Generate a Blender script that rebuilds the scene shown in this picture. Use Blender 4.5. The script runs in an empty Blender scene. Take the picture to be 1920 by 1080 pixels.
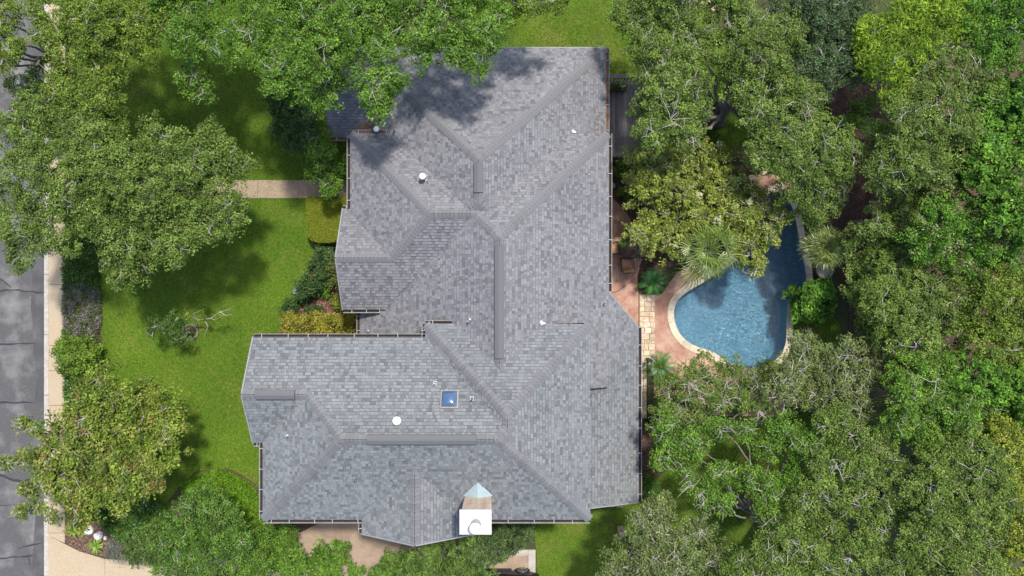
import bpy, math, random
import numpy as np
from mathutils import Vector

# ------------------------------------------------------------------ camera, sky, sun, exposure
F, H = 1280.0, 34.0          # focal length in photo pixels (1920 wide), camera height in metres
scene = bpy.context.scene
cam_d = bpy.data.cameras.new('camera')
cam = bpy.data.objects.new('camera', cam_d)
scene.collection.objects.link(cam)
cam.location = (0, 0, H)
cam.rotation_euler = (0, 0, 0)
cam_d.sensor_width = 36.0
cam_d.lens = 36.0 * F / 1920.0
cam_d.clip_end = 2000.0
scene.camera = cam

SUN_DIR = Vector((0.22, 0.42, 1.0)).normalized()      # towards the sun
sun_el = math.asin(SUN_DIR.z)
sun_az = math.atan2(SUN_DIR.x, SUN_DIR.y)
world = bpy.data.worlds.new('World')
scene.world = world
world.use_nodes = True
wn = world.node_tree.nodes
wl = world.node_tree.links
bg = wn['Background']
sky = wn.new('ShaderNodeTexSky')
sky.sky_type = 'NISHITA'
sky.sun_disc = False
sky.sun_elevation = sun_el
sky.sun_rotation = sun_az
sky.dust_density = 2.0
wl.new(sky.outputs['Color'], bg.inputs['Color'])
bg.inputs['Strength'].default_value = 0.15
sun_d = bpy.data.lights.new('sun', 'SUN')
sun_d.energy = 2.8
sun_d.angle = math.radians(4.0)
sun_d.color = (1.0, 0.95, 0.87)
sun = bpy.data.objects.new('sun', sun_d)
scene.collection.objects.link(sun)
sun.rotation_euler = SUN_DIR.to_track_quat('Z', 'Y').to_euler()
vs = scene.view_settings
vs.view_transform = 'Standard'
vs.look = 'None'
vs.exposure = 0.92
vs.gamma = 1.0
vs.use_curve_mapping = False
scene.cycles.max_bounces = 6
scene.cycles.diffuse_bounces = 3
scene.cycles.transparent_max_bounces = 8
scene.cycles.caustics_reflective = False
scene.cycles.caustics_refractive = False

# ------------------------------------------------------------------ helpers
C = scene.collection
random.seed(7)
RNG = np.random.default_rng(11)

def P(px, py, z=0.0):
    s = (H - z) / F
    return ((px - 960.0) * s, (540.0 - py) * s, z)

def XY(px, py, z=0.0):
    return P(px, py, z)[:2]

def tag(o, label=None, cat=None, group=None, kind=None):
    if label: o['label'] = label
    if cat: o['category'] = cat
    if group: o['group'] = group
    if kind: o['kind'] = kind
    return o

def empty(name, loc=(0, 0, 0)):
    o = bpy.data.objects.new(name, None)
    o.location = loc
    o.empty_display_size = 0.3
    C.objects.link(o)
    return o

def link(name, me, mat=None, parent=None, loc=None):
    o = bpy.data.objects.new(name, me)
    if mat is not None and not me.materials:
        me.materials.append(mat)
    C.objects.link(o)
    if loc is not None:
        o.location = loc
    if parent is not None:
        o.parent = parent
        # parts are written in world coordinates: undo the parents' offsets
        off = Vector((0, 0, 0)); p = parent
        while p is not None:
            off += p.location; p = p.parent
        o.location = Vector(o.location) - off
    return o

def mesh(name, verts, faces, mat, parent=None, cols=None, smooth=False):
    me = bpy.data.meshes.new(name)
    me.from_pydata([tuple(v) for v in verts], [], [tuple(f) for f in faces])
    if cols is not None:
        a = me.attributes.new('Col', 'FLOAT_COLOR', 'FACE')
        c = np.ones((len(faces), 4), dtype=np.float32)
        c[:, :3] = cols
        a.data.foreach_set('color', c.ravel())
    if smooth:
        me.polygons.foreach_set('use_smooth', [True] * len(me.polygons))
    me.update()
    return link(name, me, mat, parent)

def npmesh(name, V, Fq, mat, parent=None, cols=None, smooth=False):
    """V (n,3), Fq (m,k) with k equal for every face"""
    V = np.asarray(V, dtype=np.float32); Fq = np.asarray(Fq, dtype=np.int32)
    m, k = Fq.shape
    me = bpy.data.meshes.new(name)
    me.vertices.add(len(V)); me.vertices.foreach_set('co', V.ravel())
    me.loops.add(m * k); me.loops.foreach_set('vertex_index', Fq.ravel())
    me.polygons.add(m)
    me.polygons.foreach_set('loop_start', np.arange(0, m * k, k, dtype=np.int32))
    if smooth:
        me.polygons.foreach_set('use_smooth', np.ones(m, dtype=bool))
    if cols is not None:
        a = me.attributes.new('Col', 'FLOAT_COLOR', 'FACE')
        c = np.ones((m, 4), dtype=np.float32); c[:, :3] = cols
        a.data.foreach_set('color', c.ravel())
    me.update(calc_edges=True)
    return link(name, me, mat, parent)

class MB:
    """collects shapes that form ONE part"""
    def __init__(s): s.v = []; s.f = []
    def add(s, vs, fs):
        n = len(s.v); s.v += [tuple(v) for v in vs]; s.f += [tuple(i + n for i in f) for f in fs]
    def box(s, x0, x1, y0, y1, z0, z1, ch=0.0):
        if ch <= 0:
            s.add([(x0,y0,z0),(x1,y0,z0),(x1,y1,z0),(x0,y1,z0),(x0,y0,z1),(x1,y0,z1),(x1,y1,z1),(x0,y1,z1)],
                  [(3,2,1,0),(4,5,6,7),(0,1,5,4),(1,2,6,5),(2,3,7,6),(3,0,4,7)])
        else:
            c = ch
            s.add([(x0,y0,z0),(x1,y0,z0),(x1,y1,z0),(x0,y1,z0),
                   (x0,y0,z1-c),(x1,y0,z1-c),(x1,y1,z1-c),(x0,y1,z1-c),
                   (x0+c,y0+c,z1),(x1-c,y0+c,z1),(x1-c,y1-c,z1),(x0+c,y1-c,z1)],
                  [(3,2,1,0),(8,9,10,11),(0,1,5,4),(1,2,6,5),(2,3,7,6),(3,0,4,7),(4,5,9,8),(5,6,10,9),(6,7,11,10),(7,4,8,11)])
    def bar(s, p, q, w, h, up=(0, 0, 1)):
        p = Vector(p); q = Vector(q); t = (q - p).normalized(); u = Vector(up)
        r = t.cross(u)
        if r.length < 1e-5: r = t.cross(Vector((1, 0, 0)))
        r.normalize(); u = r.cross(t)
        a = r * (w / 2); b = u * (h / 2)
        s.add([p-a-b, p+a-b, p+a+b, p-a+b, q-a-b, q+a-b, q+a+b, q-a+b],
              [(3,2,1,0),(4,5,6,7),(0,1,5,4),(1,2,6,5),(2,3,7,6),(3,0,4,7)])
    def prism(s, poly, z0, z1):
        n = len(poly)
        if sum(poly[i][0]*poly[(i+1)%n][1]-poly[(i+1)%n][0]*poly[i][1] for i in range(n)) < 0: poly = poly[::-1]
        s.add([(x, y, z0) for x, y in poly] + [(x, y, z1) for x, y in poly],
              [tuple(range(n))[::-1], tuple(range(n, 2*n))] + [(i, (i+1) % n, n+(i+1) % n, n+i) for i in range(n)])
    def tube(s, pts, rad, n=8, cap=True):
        pts = [Vector(p) for p in pts]
        base = len(s.v); ref = Vector((0.31, 0.2, 0.93))
        for i, p in enumerate(pts):
            t = (pts[min(i+1, len(pts)-1)] - pts[max(i-1, 0)]).normalized()
            a = t.cross(ref)
            if a.length < 1e-4: a = t.cross(Vector((1, 0, 0)))
            a.normalize(); b = t.cross(a)
            r = rad[i] if isinstance(rad, (list, tuple)) else rad
            for k in range(n):
                th = 2 * math.pi * k / n
                s.v.append(tuple(p + a * (r * math.cos(th)) + b * (r * math.sin(th))))
        for i in range(len(pts) - 1):
            for k in range(n):
                s.f.append((base+i*n+k, base+i*n+(k+1) % n, base+(i+1)*n+(k+1) % n, base+(i+1)*n+k))
        if cap:
            s.f.append(tuple(base+k for k in range(n))[::-1])
            s.f.append(tuple(base+(len(pts)-1)*n+k for k in range(n)))
    def lathe(s, c, prof, n=16):
        base = len(s.v)
        for r, z in prof:
            for k in range(n):
                th = 2 * math.pi * k / n
                s.v.append((c[0]+r*math.cos(th), c[1]+r*math.sin(th), c[2]+z))
        for i in range(len(prof) - 1):
            for k in range(n):
                s.f.append((base+i*n+k, base+i*n+(k+1) % n, base+(i+1)*n+(k+1) % n, base+(i+1)*n+k))
        s.f.append(tuple(base+k for k in range(n))[::-1])
        s.f.append(tuple(base+(len(prof)-1)*n+k for k in range(n)))
    def rot(s, ang, c=(0, 0)):
        ca, sa = math.cos(ang), math.sin(ang)
        s.v = [(c[0]+(x-c[0])*ca-(y-c[1])*sa, c[1]+(x-c[0])*sa+(y-c[1])*ca, z) for x, y, z in s.v]; return s
    def move(s, d):
        s.v = [(x+d[0], y+d[1], z+d[2]) for x, y, z in s.v]; return s
    def build(s, name, mat, parent=None, smooth=False):
        return mesh(name, s.v, s.f, mat, parent, smooth=smooth)

# ------------------------------------------------------------------ materials
def nmat(name, col, rough=0.8, col2=None, scale=4.0, detail=6.0, bump=0.0, bscale=None, lo=0.35, hi=0.65,
         col3=None, scale3=0.7, lo3=0.45, hi3=0.7, metallic=0.0, attr=False, spec=0.3, stretch=None, objrand=0.0):
    m = bpy.data.materials.new(name); m.use_nodes = True
    n = m.node_tree.nodes; l = m.node_tree.links
    b = n['Principled BSDF']
    b.inputs['Roughness'].default_value = rough
    b.inputs['Metallic'].default_value = metallic
    b.inputs['Specular IOR Level'].default_value = spec
    tc = n.new('ShaderNodeTexCoord')
    out = tc.outputs['Object']
    geo = n.new('ShaderNodeNewGeometry'); out = geo.outputs['Position']
    if stretch:
        mp = n.new('ShaderNodeMapping'); mp.inputs['Scale'].default_value = stretch
        l.new(out, mp.inputs['Vector']); out = mp.outputs['Vector']
    cur = None
    if attr:
        a = n.new('ShaderNodeAttribute'); a.attribute_name = 'Col'; cur = a.outputs['Color']
    else:
        r = n.new('ShaderNodeRGB'); r.outputs[0].default_value = (*col, 1); cur = r.outputs[0]
    def layer(cur, c2, sc, lo, hi, det, mult=False):
        t = n.new('ShaderNodeTexNoise'); t.inputs['Scale'].default_value = sc; t.inputs['Detail'].default_value = det
        t.inputs['Roughness'].default_value = 0.65
        l.new(out, t.inputs['Vector'])
        mr = n.new('ShaderNodeMapRange'); mr.inputs['From Min'].default_value = lo; mr.inputs['From Max'].default_value = hi
        l.new(t.outputs['Fac'], mr.inputs['Value'])
        mx = n.new('ShaderNodeMix'); mx.data_type = 'RGBA'; mx.blend_type = 'MULTIPLY' if mult else 'MIX'
        l.new(mr.outputs['Result'], mx.inputs['Factor']); l.new(cur, mx.inputs['A'])
        mx.inputs['B'].default_value = (*c2, 1)
        return mx.outputs['Result']
    if col2 is not None: cur = layer(cur, col2, scale, lo, hi, detail, attr)
    if col3 is not None: cur = layer(cur, col3, scale3, lo3, hi3, 5.0, attr)
    if objrand > 0:
        oi = n.new('ShaderNodeObjectInfo'); hs = n.new('ShaderNodeHueSaturation')
        mr = n.new('ShaderNodeMapRange'); mr.inputs['To Min'].default_value = 1 - objrand; mr.inputs['To Max'].default_value = 1 + objrand
        l.new(oi.outputs['Random'], mr.inputs['Value']); l.new(mr.outputs['Result'], hs.inputs['Value'])
        l.new(cur, hs.inputs['Color']); cur = hs.outputs['Color']
    l.new(cur, b.inputs['Base Color'])
    if bump > 0:
        t = n.new('ShaderNodeTexNoise'); t.inputs['Scale'].default_value = bscale or scale * 4; t.inputs['Detail'].default_value = 4
        l.new(out, t.inputs['Vector'])
        bp = n.new('ShaderNodeBump'); bp.inputs['Strength'].default_value = bump; bp.inputs['Distance'].default_value = 0.02
        l.new(t.outputs['Fac'], bp.inputs['Height']); l.new(bp.outputs['Normal'], b.inputs['Normal'])
    return m

def leafmat(name, trans=0.3, rough=0.5, spec=0.35):
    m = bpy.data.materials.new(name); m.use_nodes = True
    n = m.node_tree.nodes; l = m.node_tree.links
    b = n['Principled BSDF']; b.inputs['Roughness'].default_value = rough; b.inputs['Specular IOR Level'].default_value = spec
    a = n.new('ShaderNodeAttribute'); a.attribute_name = 'Col'
    l.new(a.outputs['Color'], b.inputs['Base Color'])
    t = n.new('ShaderNodeBsdfTranslucent')
    mx = n.new('ShaderNodeMix'); mx.data_type = 'RGBA'; mx.blend_type = 'MULTIPLY'; mx.inputs['Factor'].default_value = 1
    mx.inputs['B'].default_value = (1.15, 1.25, 0.6, 1)
    l.new(a.outputs['Color'], mx.inputs['A']); l.new(mx.outputs['Result'], t.inputs['Color'])
    ms = n.new('ShaderNodeMixShader'); ms.inputs['Fac'].default_value = trans
    l.new(b.outputs[0], ms.inputs[1]); l.new(t.outputs[0], ms.inputs[2])
    l.new(ms.outputs[0], n['Material Output'].inputs['Surface'])
    return m

M = {}
M['leaf'] = leafmat('leaf_blades', 0.26, 0.55, 0.18)
M['waxleaf'] = leafmat('waxy_leaf_blades', 0.2, 0.38, 0.5)
M['bark'] = nmat('grey_bark', (0.22, 0.19, 0.165), 0.9, (0.10, 0.085, 0.07), 9, bump=0.6)
M['twig'] = nmat('pale_twig', (0.42, 0.39, 0.35), 0.85, (0.22, 0.20, 0.17), 5)
M['asphalt'] = nmat('worn_asphalt', (0.105, 0.103, 0.104), 0.9, (0.055, 0.054, 0.055), 30, detail=9, bump=0.7, bscale=60, col3=(0.18, 0.174, 0.168), scale3=0.7, lo3=0.48, hi3=0.72)
M['asphalt_new'] = nmat('gutter_asphalt', (0.075, 0.074, 0.077), 0.9, (0.052, 0.051, 0.053), 34, detail=9, bump=0.5, bscale=60, col3=(0.11, 0.107, 0.105), scale3=1.1)
M['tar'] = nmat('crack_tar', (0.03, 0.03, 0.034), 0.6)
M['kerb'] = nmat('kerb_concrete', (0.42, 0.38, 0.33), 0.85, (0.30, 0.27, 0.235), 6, bump=0.3)
M['aggregate'] = nmat('exposed_aggregate', (0.44, 0.35, 0.235), 0.9, (0.29, 0.225, 0.145), 26, detail=8, bump=0.6, bscale=45, col3=(0.36, 0.30, 0.22), scale3=0.9, lo3=0.48, hi3=0.75)
M['walk'] = nmat('walk_concrete', (0.36, 0.27, 0.19), 0.9, (0.27, 0.20, 0.145), 22, detail=8, bump=0.4, bscale=45, col3=(0.22, 0.165, 0.12), scale3=1.1)
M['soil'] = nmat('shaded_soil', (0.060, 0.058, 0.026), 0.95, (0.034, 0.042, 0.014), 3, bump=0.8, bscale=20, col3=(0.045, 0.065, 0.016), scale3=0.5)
M['lawn'] = nmat('lawn_turf', (0.080, 0.145, 0.008), 0.95, (0.050, 0.100, 0.006), 14, detail=8, bump=0.9, bscale=40, col3=(0.145, 0.165, 0.026), scale3=0.45, lo3=0.5, hi3=0.72)
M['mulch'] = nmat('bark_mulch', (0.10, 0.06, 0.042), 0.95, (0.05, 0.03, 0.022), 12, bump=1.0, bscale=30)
M['chip'] = nmat('mulch_chips', (0, 0, 0), 0.95, attr=True)
M['shingle'] = nmat('asphalt_shingle', (0, 0, 0), 0.9, (0.80, 0.80, 0.81), 55, detail=3, attr=True, bump=0.25, bscale=120, spec=0.25,
                    col3=(0.84, 0.845, 0.86), scale3=0.3, lo3=0.42, hi3=0.72)
M['roofdeck'] = nmat('roof_deck', (0.060, 0.060, 0.066), 0.9, (0.045, 0.045, 0.05), 10)
M['cap'] = nmat('ridge_cap_shingle', (0.148, 0.148, 0.151), 0.9, (0.128, 0.128, 0.131), 40, bump=0.25, bscale=120, objrand=0.10)
M['vent'] = nmat('ridge_vent_shingle', (0.120, 0.120, 0.125), 0.9, (0.10, 0.10, 0.104), 40, bump=0.25, bscale=120)
M['black'] = nmat('black_metal', (0.018, 0.018, 0.02), 0.45)
M['white'] = nmat('white_metal', (0.80, 0.79, 0.76), 0.5, (0.70, 0.69, 0.66), 8)
M['gutter'] = nmat('gutter_paint', (0.25, 0.235, 0.22), 0.5, (0.17, 0.16, 0.15), 5)
M['gutter_dirt'] = nmat('gutter_inside', (0.018, 0.016, 0.015), 0.95, (0.035, 0.025, 0.019), 9)
M['leaf_litter'] = nmat('leaf_litter', (0.20, 0.095, 0.055), 0.95, (0.09, 0.045, 0.03), 22, bump=0.8)
M['capmetal'] = nmat('weathered_white_cap', (0.58, 0.575, 0.56), 0.55, (0.56, 0.55, 0.53), 3, lo=0.45, hi=0.75, col3=(0.50, 0.48, 0.45), scale3=1.4, lo3=0.52, hi3=0.8)
M['hanger'] = nmat('hanger_strap', (0.34, 0.325, 0.31), 0.5)
M['trim'] = nmat('rake_trim', (0.26, 0.26, 0.26), 0.6, (0.20, 0.20, 0.20), 6)
M['limewall'] = nmat('limestone_wall', (0.55, 0.47, 0.36), 0.9, (0.42, 0.35, 0.26), 5, bump=0.6, bscale=12)
M['stucco'] = nmat('chimney_stucco', (0.52, 0.42, 0.33), 0.9, (0.40, 0.31, 0.24), 5, bump=0.4, col3=(0.30, 0.23, 0.18), scale3=1.5, stretch=(3, 3, 0.6))
M['cricket'] = nmat('cricket_metal', (0.36, 0.45, 0.46), 0.45, (0.28, 0.36, 0.38), 5, metallic=0.2)
M['galv'] = nmat('galvanised_pipe', (0.42, 0.42, 0.42), 0.45, (0.28, 0.28, 0.28), 12, metallic=0.5)
M['coping'] = nmat('limestone_coping', (0.54, 0.47, 0.36), 0.85, (0.42, 0.35, 0.25), 8, bump=0.4, objrand=0.14)
M['flag'] = nmat('limestone_block', (0.56, 0.49, 0.38), 0.9, (0.36, 0.27, 0.16), 5, bump=0.6, objrand=0.22)
M['patio'] = nmat('stamped_concrete', (0.35, 0.19, 0.132), 0.75, (0.25, 0.13, 0.09), 5, detail=9, bump=0.3, bscale=14, col3=(0.42, 0.27, 0.20), scale3=1.0, lo3=0.45, hi3=0.65)
M['joint'] = nmat('joint_dark', (0.07, 0.05, 0.04), 0.95)
M['deck'] = nmat('grey_deck_board', (0.20, 0.18, 0.172), 0.85, (0.12, 0.107, 0.103), 6, bump=0.4, stretch=(8, 1, 1), objrand=0.22)
M['oldwood'] = nmat('weathered_board', (0.20, 0.125, 0.08), 0.9, (0.12, 0.075, 0.05), 6, bump=0.4, objrand=0.3)
M['plaster'] = nmat('pool_plaster_painted_glints', (0.19, 0.33, 0.42), 0.8, (0.42, 0.56, 0.63), 10, detail=4, lo=0.46, hi=0.68, col3=(0.19, 0.32, 0.41), scale3=0.8)  # pale mottling paints caustics and ripple glints into the plaster colour
M['rock'] = nmat('white_rock', (0.74, 0.72, 0.68), 0.9, (0.50, 0.47, 0.43), 6, bump=0.8, bscale=14)
M['cushion'] = nmat('tan_cushion', (0.36, 0.19, 0.105), 0.85, (0.29, 0.15, 0.08), 14, bump=0.2)
M['carpaint'] = nmat('black_car_paint', (0.012, 0.012, 0.014), 0.18, spec=0.6)
M['tyre'] = nmat('tyre_rubber', (0.02, 0.02, 0.02), 0.85)
M['alloy'] = nmat('alloy_rim', (0.35, 0.35, 0.36), 0.3, metallic=0.8)
M['glass'] = nmat('dark_glass', (0.02, 0.025, 0.03), 0.06, spec=0.7)
M['brownpost'] = nmat('stone_pillar', (0.48, 0.36, 0.26), 0.9, (0.35, 0.25, 0.17), 7, bump=0.5)
M['terracotta'] = nmat('pale_pot', (0.42, 0.36, 0.31), 0.8, (0.33, 0.28, 0.24), 7)

def skylight_mat():
    m = bpy.data.materials.new('skylight_dome'); m.use_nodes = True
    b = m.node_tree.nodes['Principled BSDF']
    b.inputs['Base Color'].default_value = (0.045, 0.085, 0.16, 1); b.inputs['Roughness'].default_value = 0.12
    b.inputs['Specular IOR Level'].default_value = 0.7
    return m
M['skylight'] = skylight_mat()

def water_mat():
    m = bpy.data.materials.new('pool_water'); m.use_nodes = True
    n = m.node_tree.nodes; l = m.node_tree.links
    n.remove(n['Principled BSDF'])
    tr = n.new('ShaderNodeBsdfTransparent'); tr.inputs['Color'].default_value = (0.66, 0.80, 0.86, 1)
    gl = n.new('ShaderNodeBsdfGlossy'); gl.inputs['Roughness'].default_value = 0.08
    fr = n.new('ShaderNodeFresnel'); fr.inputs['IOR'].default_value = 1.45
    geo = n.new('ShaderNodeNewGeometry')
    mp = n.new('ShaderNodeMapping'); mp.inputs['Scale'].default_value = (1, 1.3, 1); mp.inputs['Rotation'].default_value = (0, 0, 0.6)
    l.new(geo.outputs['Position'], mp.inputs['Vector'])
    t = n.new('ShaderNodeTexNoise'); t.inputs['Scale'].default_value = 7.5; t.inputs['Detail'].default_value = 2.5; t.inputs['Distortion'].default_value = 0.8
    l.new(mp.outputs['Vector'], t.inputs['Vector'])
    bp = n.new('ShaderNodeBump'); bp.inputs['Strength'].default_value = 1.0; bp.inputs['Distance'].default_value = 0.12
    l.new(t.outputs['Fac'], bp.inputs['Height'])
    for s in (gl, fr): l.new(bp.outputs['Normal'], s.inputs['Normal'])
    ms = n.new('ShaderNodeMixShader')
    l.new(fr.outputs[0], ms.inputs['Fac']); l.new(tr.outputs[0], ms.inputs[1]); l.new(gl.outputs[0], ms.inputs[2])
    l.new(ms.outputs[0], n['Material Output'].inputs['Surface'])
    return m
M['water'] = water_mat()

# ------------------------------------------------------------------ ground, street, paving
POOL = [(1466,362),(1482,380),(1492,410),(1497,436),(1503,470),(1511,505),(1511,530),(1498,546),(1482,560),(1477,585),(1475,615),
        (1474,640),(1466,662),(1448,680),(1420,690),(1390,689),(1360,676),(1335,660),(1310,652),(1290,642),(1273,625),(1264,603),
        (1263,580),(1272,560),(1290,545),(1315,530),(1345,512),(1372,494),(1394,470),(1408,440),(1416,405),(1430,375),(1448,360)]
def smooth_loop(pts, k=3):
    n = len(pts); out = []
    for i in range(n):
        p0, p1, p2, p3 = (np.array(pts[(i+j) % n], float) for j in (-1, 0, 1, 2))
        for a in range(k):
            t = a / k
            out.append(tuple(0.5*((2*p1)+(-p0+p2)*t+(2*p0-5*p1+4*p2-p3)*t*t+(-p0+3*p1-3*p2+p3)*t**3)))
    return out
pool_px = smooth_loop(POOL, 3)
pool_w = [XY(x, y, 0) for x, y in pool_px]
def area(poly):
    return 0.5*sum(poly[i][0]*poly[(i+1) % len(poly)][1]-poly[(i+1) % len(poly)][0]*poly[i][1] for i in range(len(poly)))
if area(pool_w) < 0: pool_w = pool_w[::-1]
pc = np.mean(pool_w, axis=0)
def offset_loop(loop, d):
    n = len(loop); out = []
    for i in range(n):
        a = np.array(loop[i-1]); b = np.array(loop[(i+1) % n]); t = b - a; t /= np.linalg.norm(t)
        out.append((loop[i][0] + t[1]*d, loop[i][1] - t[0]*d))
    return out
pool_out = offset_loop(pool_w, 0.30)          # outer edge of the coping

KX = XY(84, 0)[0]                              # kerb line
E = 130.0
# the ground: two polygons that leave the pool open
il = min(range(len(pool_w)), key=lambda i: pool_w[i][0]); ir = max(range(len(pool_w)), key=lambda i: pool_w[i][0])
hole = offset_loop(pool_w, 0.02)
def walk(a, b):
    out = []; i = a
    while True:
        out.append(hole[i])
        if i == b: break
        i = (i + 1) % len(hole)
    return out
lower = walk(il, ir)          # CCW: left -> bottom -> right
upper = walk(ir, il)          # right -> top -> left
def gz(l, z=0.0): return [(x, y, z) for x, y in l]
g1 = gz([(KX, lower[0][1])] + lower + [(E, lower[-1][1]), (E, -E), (KX, -E)])
g2 = gz([(E, upper[0][1])] + upper + [(KX, upper[-1][1]), (KX, E), (E, E)])
me_v = g1 + g2
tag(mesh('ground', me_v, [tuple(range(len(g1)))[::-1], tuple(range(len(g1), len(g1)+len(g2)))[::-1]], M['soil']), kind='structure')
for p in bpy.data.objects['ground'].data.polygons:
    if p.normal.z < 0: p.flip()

def sheet(name, poly, z, mat, z0=-0.08, parent=None, px=True, kind='structure'):
    pts = [XY(x, y, 0) for x, y in poly] if px else poly
    b = MB(); b.prism(pts, z0, z); o = b.build(name, mat, parent)
    if kind and parent is None: o['kind'] = kind
    return o

street = mesh('street', [(-E, -E, -.12), (KX+.02, -E, -.12), (KX+.02, E, -.12), (-E, E, -.12)], [(0, 1, 2, 3)], M['asphalt'])
street['kind'] = 'structure'
# darker resurfaced gutter strip with an uneven edge
gx = [(60 + 4*math.sin(i*.9) + random.uniform(-3, 3) + (6 if 560 < 0+i*36 < 700 else 0), i*36-360) for i in range(52)]
sheet('gutter_strip', [(83, gx[0][1])] + gx + [(83, gx[-1][1])], -.114, M['asphalt_new'], -.13, parent=street)
def ribbon(name, pts, w, z, mat, parent):
    v = []; f = []
    P3 = [XY(*p) for p in pts]
    for i, p in enumerate(P3):
        a = np.array(P3[max(i-1, 0)]); b = np.array(P3[min(i+1, len(P3)-1)]); t = (b-a)/np.linalg.norm(b-a)
        ww = w*random.uniform(.35, 1.1)/2*(0.35 if i in (0, len(P3)-1) else 1)
        v += [(p[0]-t[1]*ww, p[1]+t[0]*ww, z), (p[0]+t[1]*ww, p[1]-t[0]*ww, z)]
    for i in range(len(P3)-1): f.append((2*i, 2*i+1, 2*i+3, 2*i+2))
    return mesh(name, v, f, mat, parent)
def jag(p, q, n, a):
    return [(p[0]+(q[0]-p[0])*i/n+random.uniform(-a, a), p[1]+(q[1]-p[1])*i/n+random.uniform(-a, a)) for i in range(n+1)]
for pts, w in ((jag((-60,500),(0,527),4,3)+jag((8,531),(18,539),1,1), .10), (jag((-60,546),(0,546),4,2)+jag((8,543),(58,547),4,2)+jag((66,548),(80,548),1,1), .11),
               (jag((-80,650),(66,644),9,2), .10), (jag((-80,752),(62,757),8,2), .10), (jag((-80,880),(0,893),5,2)+jag((8,897),(42,905),3,2), .12),
               (jag((-80,1052),(0,1047),5,2)+jag((10,1047),(60,1043),4,2), .12), (jag((50,1046),(53,1062),2,1), .1), (jag((32,1030),(76,1019),4,1), .08),
               (jag((-80,415),(60,405),8,2), .08), (jag((-80,230),(70,236),9,2), .09), (jag((-60,945),(58,950),7,2), .05)):
    ribbon('tar_seam', pts, w, -.108, M['tar'], street)
# kerb stones
for i in range(-3, 14):
    y0 = XY(0, 1080 - i*113)[1]; y1 = XY(0, 1080 - (i+1)*113)[1]
    b = MB(); b.box(KX-.03, XY(92, 0)[0], y0+.008, y1-.008, -.14, .035, .02)
    k = b.build('kerb', M['kerb'])
    tag(k, kind='structure')
sheet('kerb_dark_line', [(79,-300),(83.2,-300),(83.2,1400),(79,1400)], -.112, M['joint'], -.12, parent=street)  # nearly black strip along the street side of the kerb, in the joint colour

# lawn
LAWN_L = [(121,-260),(700,-260),(700,100),(690,345),(590,355),(588,365),(588,470),(580,520),(560,545),(535,600),(520,640),(560,640),(560,860),
          (530,960),(500,930),(470,900),(440,882),(410,876),(370,884),(340,905),(300,960),(200,940),(190,700),(190,560),(150,470),(121,460)]
LAWN_T = [(880,-260),(1330,-260),(1330,60),(1400,130),(1420,270),(1330,280),(1175,230),(1160,150),(1000,150),(880,120)]
LAWN_B = [(1000,930),(1180,900),(1225,900),(1330,830),(1560,760),(1640,900),(1500,1100),(1300,1350),(1012,1350),(1006,1040),(1003,1010)]
LAWN_R = [(1488,606),(1545,585),(1570,600),(1600,680),(1560,760),(1480,760),(1470,700),(1488,660)]
for nm, pl in (('front_lawn', LAWN_L), ('rear_lawn', LAWN_T), ('side_lawn', LAWN_B), ('pool_lawn', LAWN_R)):
    sheet(nm, pl, .006, M['lawn'])
# sidewalk slabs
yy = [-300, -190, -60, 70, 150, 264, 380, 416, 533, 648, 695, 760, 850, 930, 999]
for a, b_ in zip(yy[:-1], yy[1:]):
    sheet('sidewalk_slab', [(92.4, a+.4), (122, a+.4), (122, b_-.4), (92.4, b_-.4)], .03, M['aggregate'])
sheet('sidewalk_slab', [(92.4, 999.4), (122, 999.4), (122, 1018), (92.4, 1004)], .03, M['aggregate'])
# driveway and gravel drive
sheet('driveway', [(84.5, 1003),(92, 1004.5),(118,1018),(150,1034),(197,1048),(197,1400),(84.5,1400)], .022, M['aggregate'])
sheet('driveway', [(197.6,1048),(240,1050),(330,1046),(330,1400),(197.6,1400)], .022, M['aggregate'])
sheet('driveway', [(330.6,1046),(560,1000),(640,960),(760,950),(840,1000),(990,1040),(990,1400),(330.6,1400)], .020, M['walk'])
sheet('driveway_edging', [(990.5,1030),(1004,1030),(1004,1400),(990.5,1400)], .06, M['kerb'])
sheet('driveway_edging', [(900,1030),(990,1030),(990,1041),(900,1041)], .06, M['kerb'])
# front walk
for a, b_ in ((123,180),(180.5,260),(260.5,330),(330.5,400),(400.5,483),(483.5,560),(560.5,700)):
    sheet('front_walk_slab', [(a,338),(b_,338),(b_,371.5),(a,371.5)], .03, M['walk'])
# beds
sheet('house_bed', [(590,455),(700,440),(700,660),(520,660),(522,625),(535,600),(560,548),(582,520)], .012, M['mulch'])
sheet('street_bed', [(122.4,470),(150,470),(192,560),(192,700),(200,760),(230,960),(320,980),(330,1045),(240,1049),(197,1047),(150,1033),(122.4,1018)], .012, M['mulch'])
sheet('corner_bed', [(345,905),(372,884),(410,876),(440,882),(470,900),(497,932),(505,985),(575,985),(640,960),(560,999),(330,1045),(322,980)], .012, M['mulch'])
sheet('pool_bed', [(1120,280),(1215,280),(1330,290),(1440,330),(1440,352),(1410,390),(1400,430),(1385,465),(1362,488),(1330,508),(1300,525),(1270,500),(1247,505),(1235,548),(1200,545),(1196,500),(1212,470),(1185,430),(1180,405),(1160,380),(1120,365)], .012, M['mulch'])
sheet('side_bed', [(1120,790),(1225,790),(1240,860),(1225,935),(1120,935)], .012, M['mulch'])
sheet('woodland_floor', [(1560,150),(1930,100),(1930,760),(1600,760),(1590,560),(1530,420),(1545,330)], .012, M['mulch'])

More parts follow.
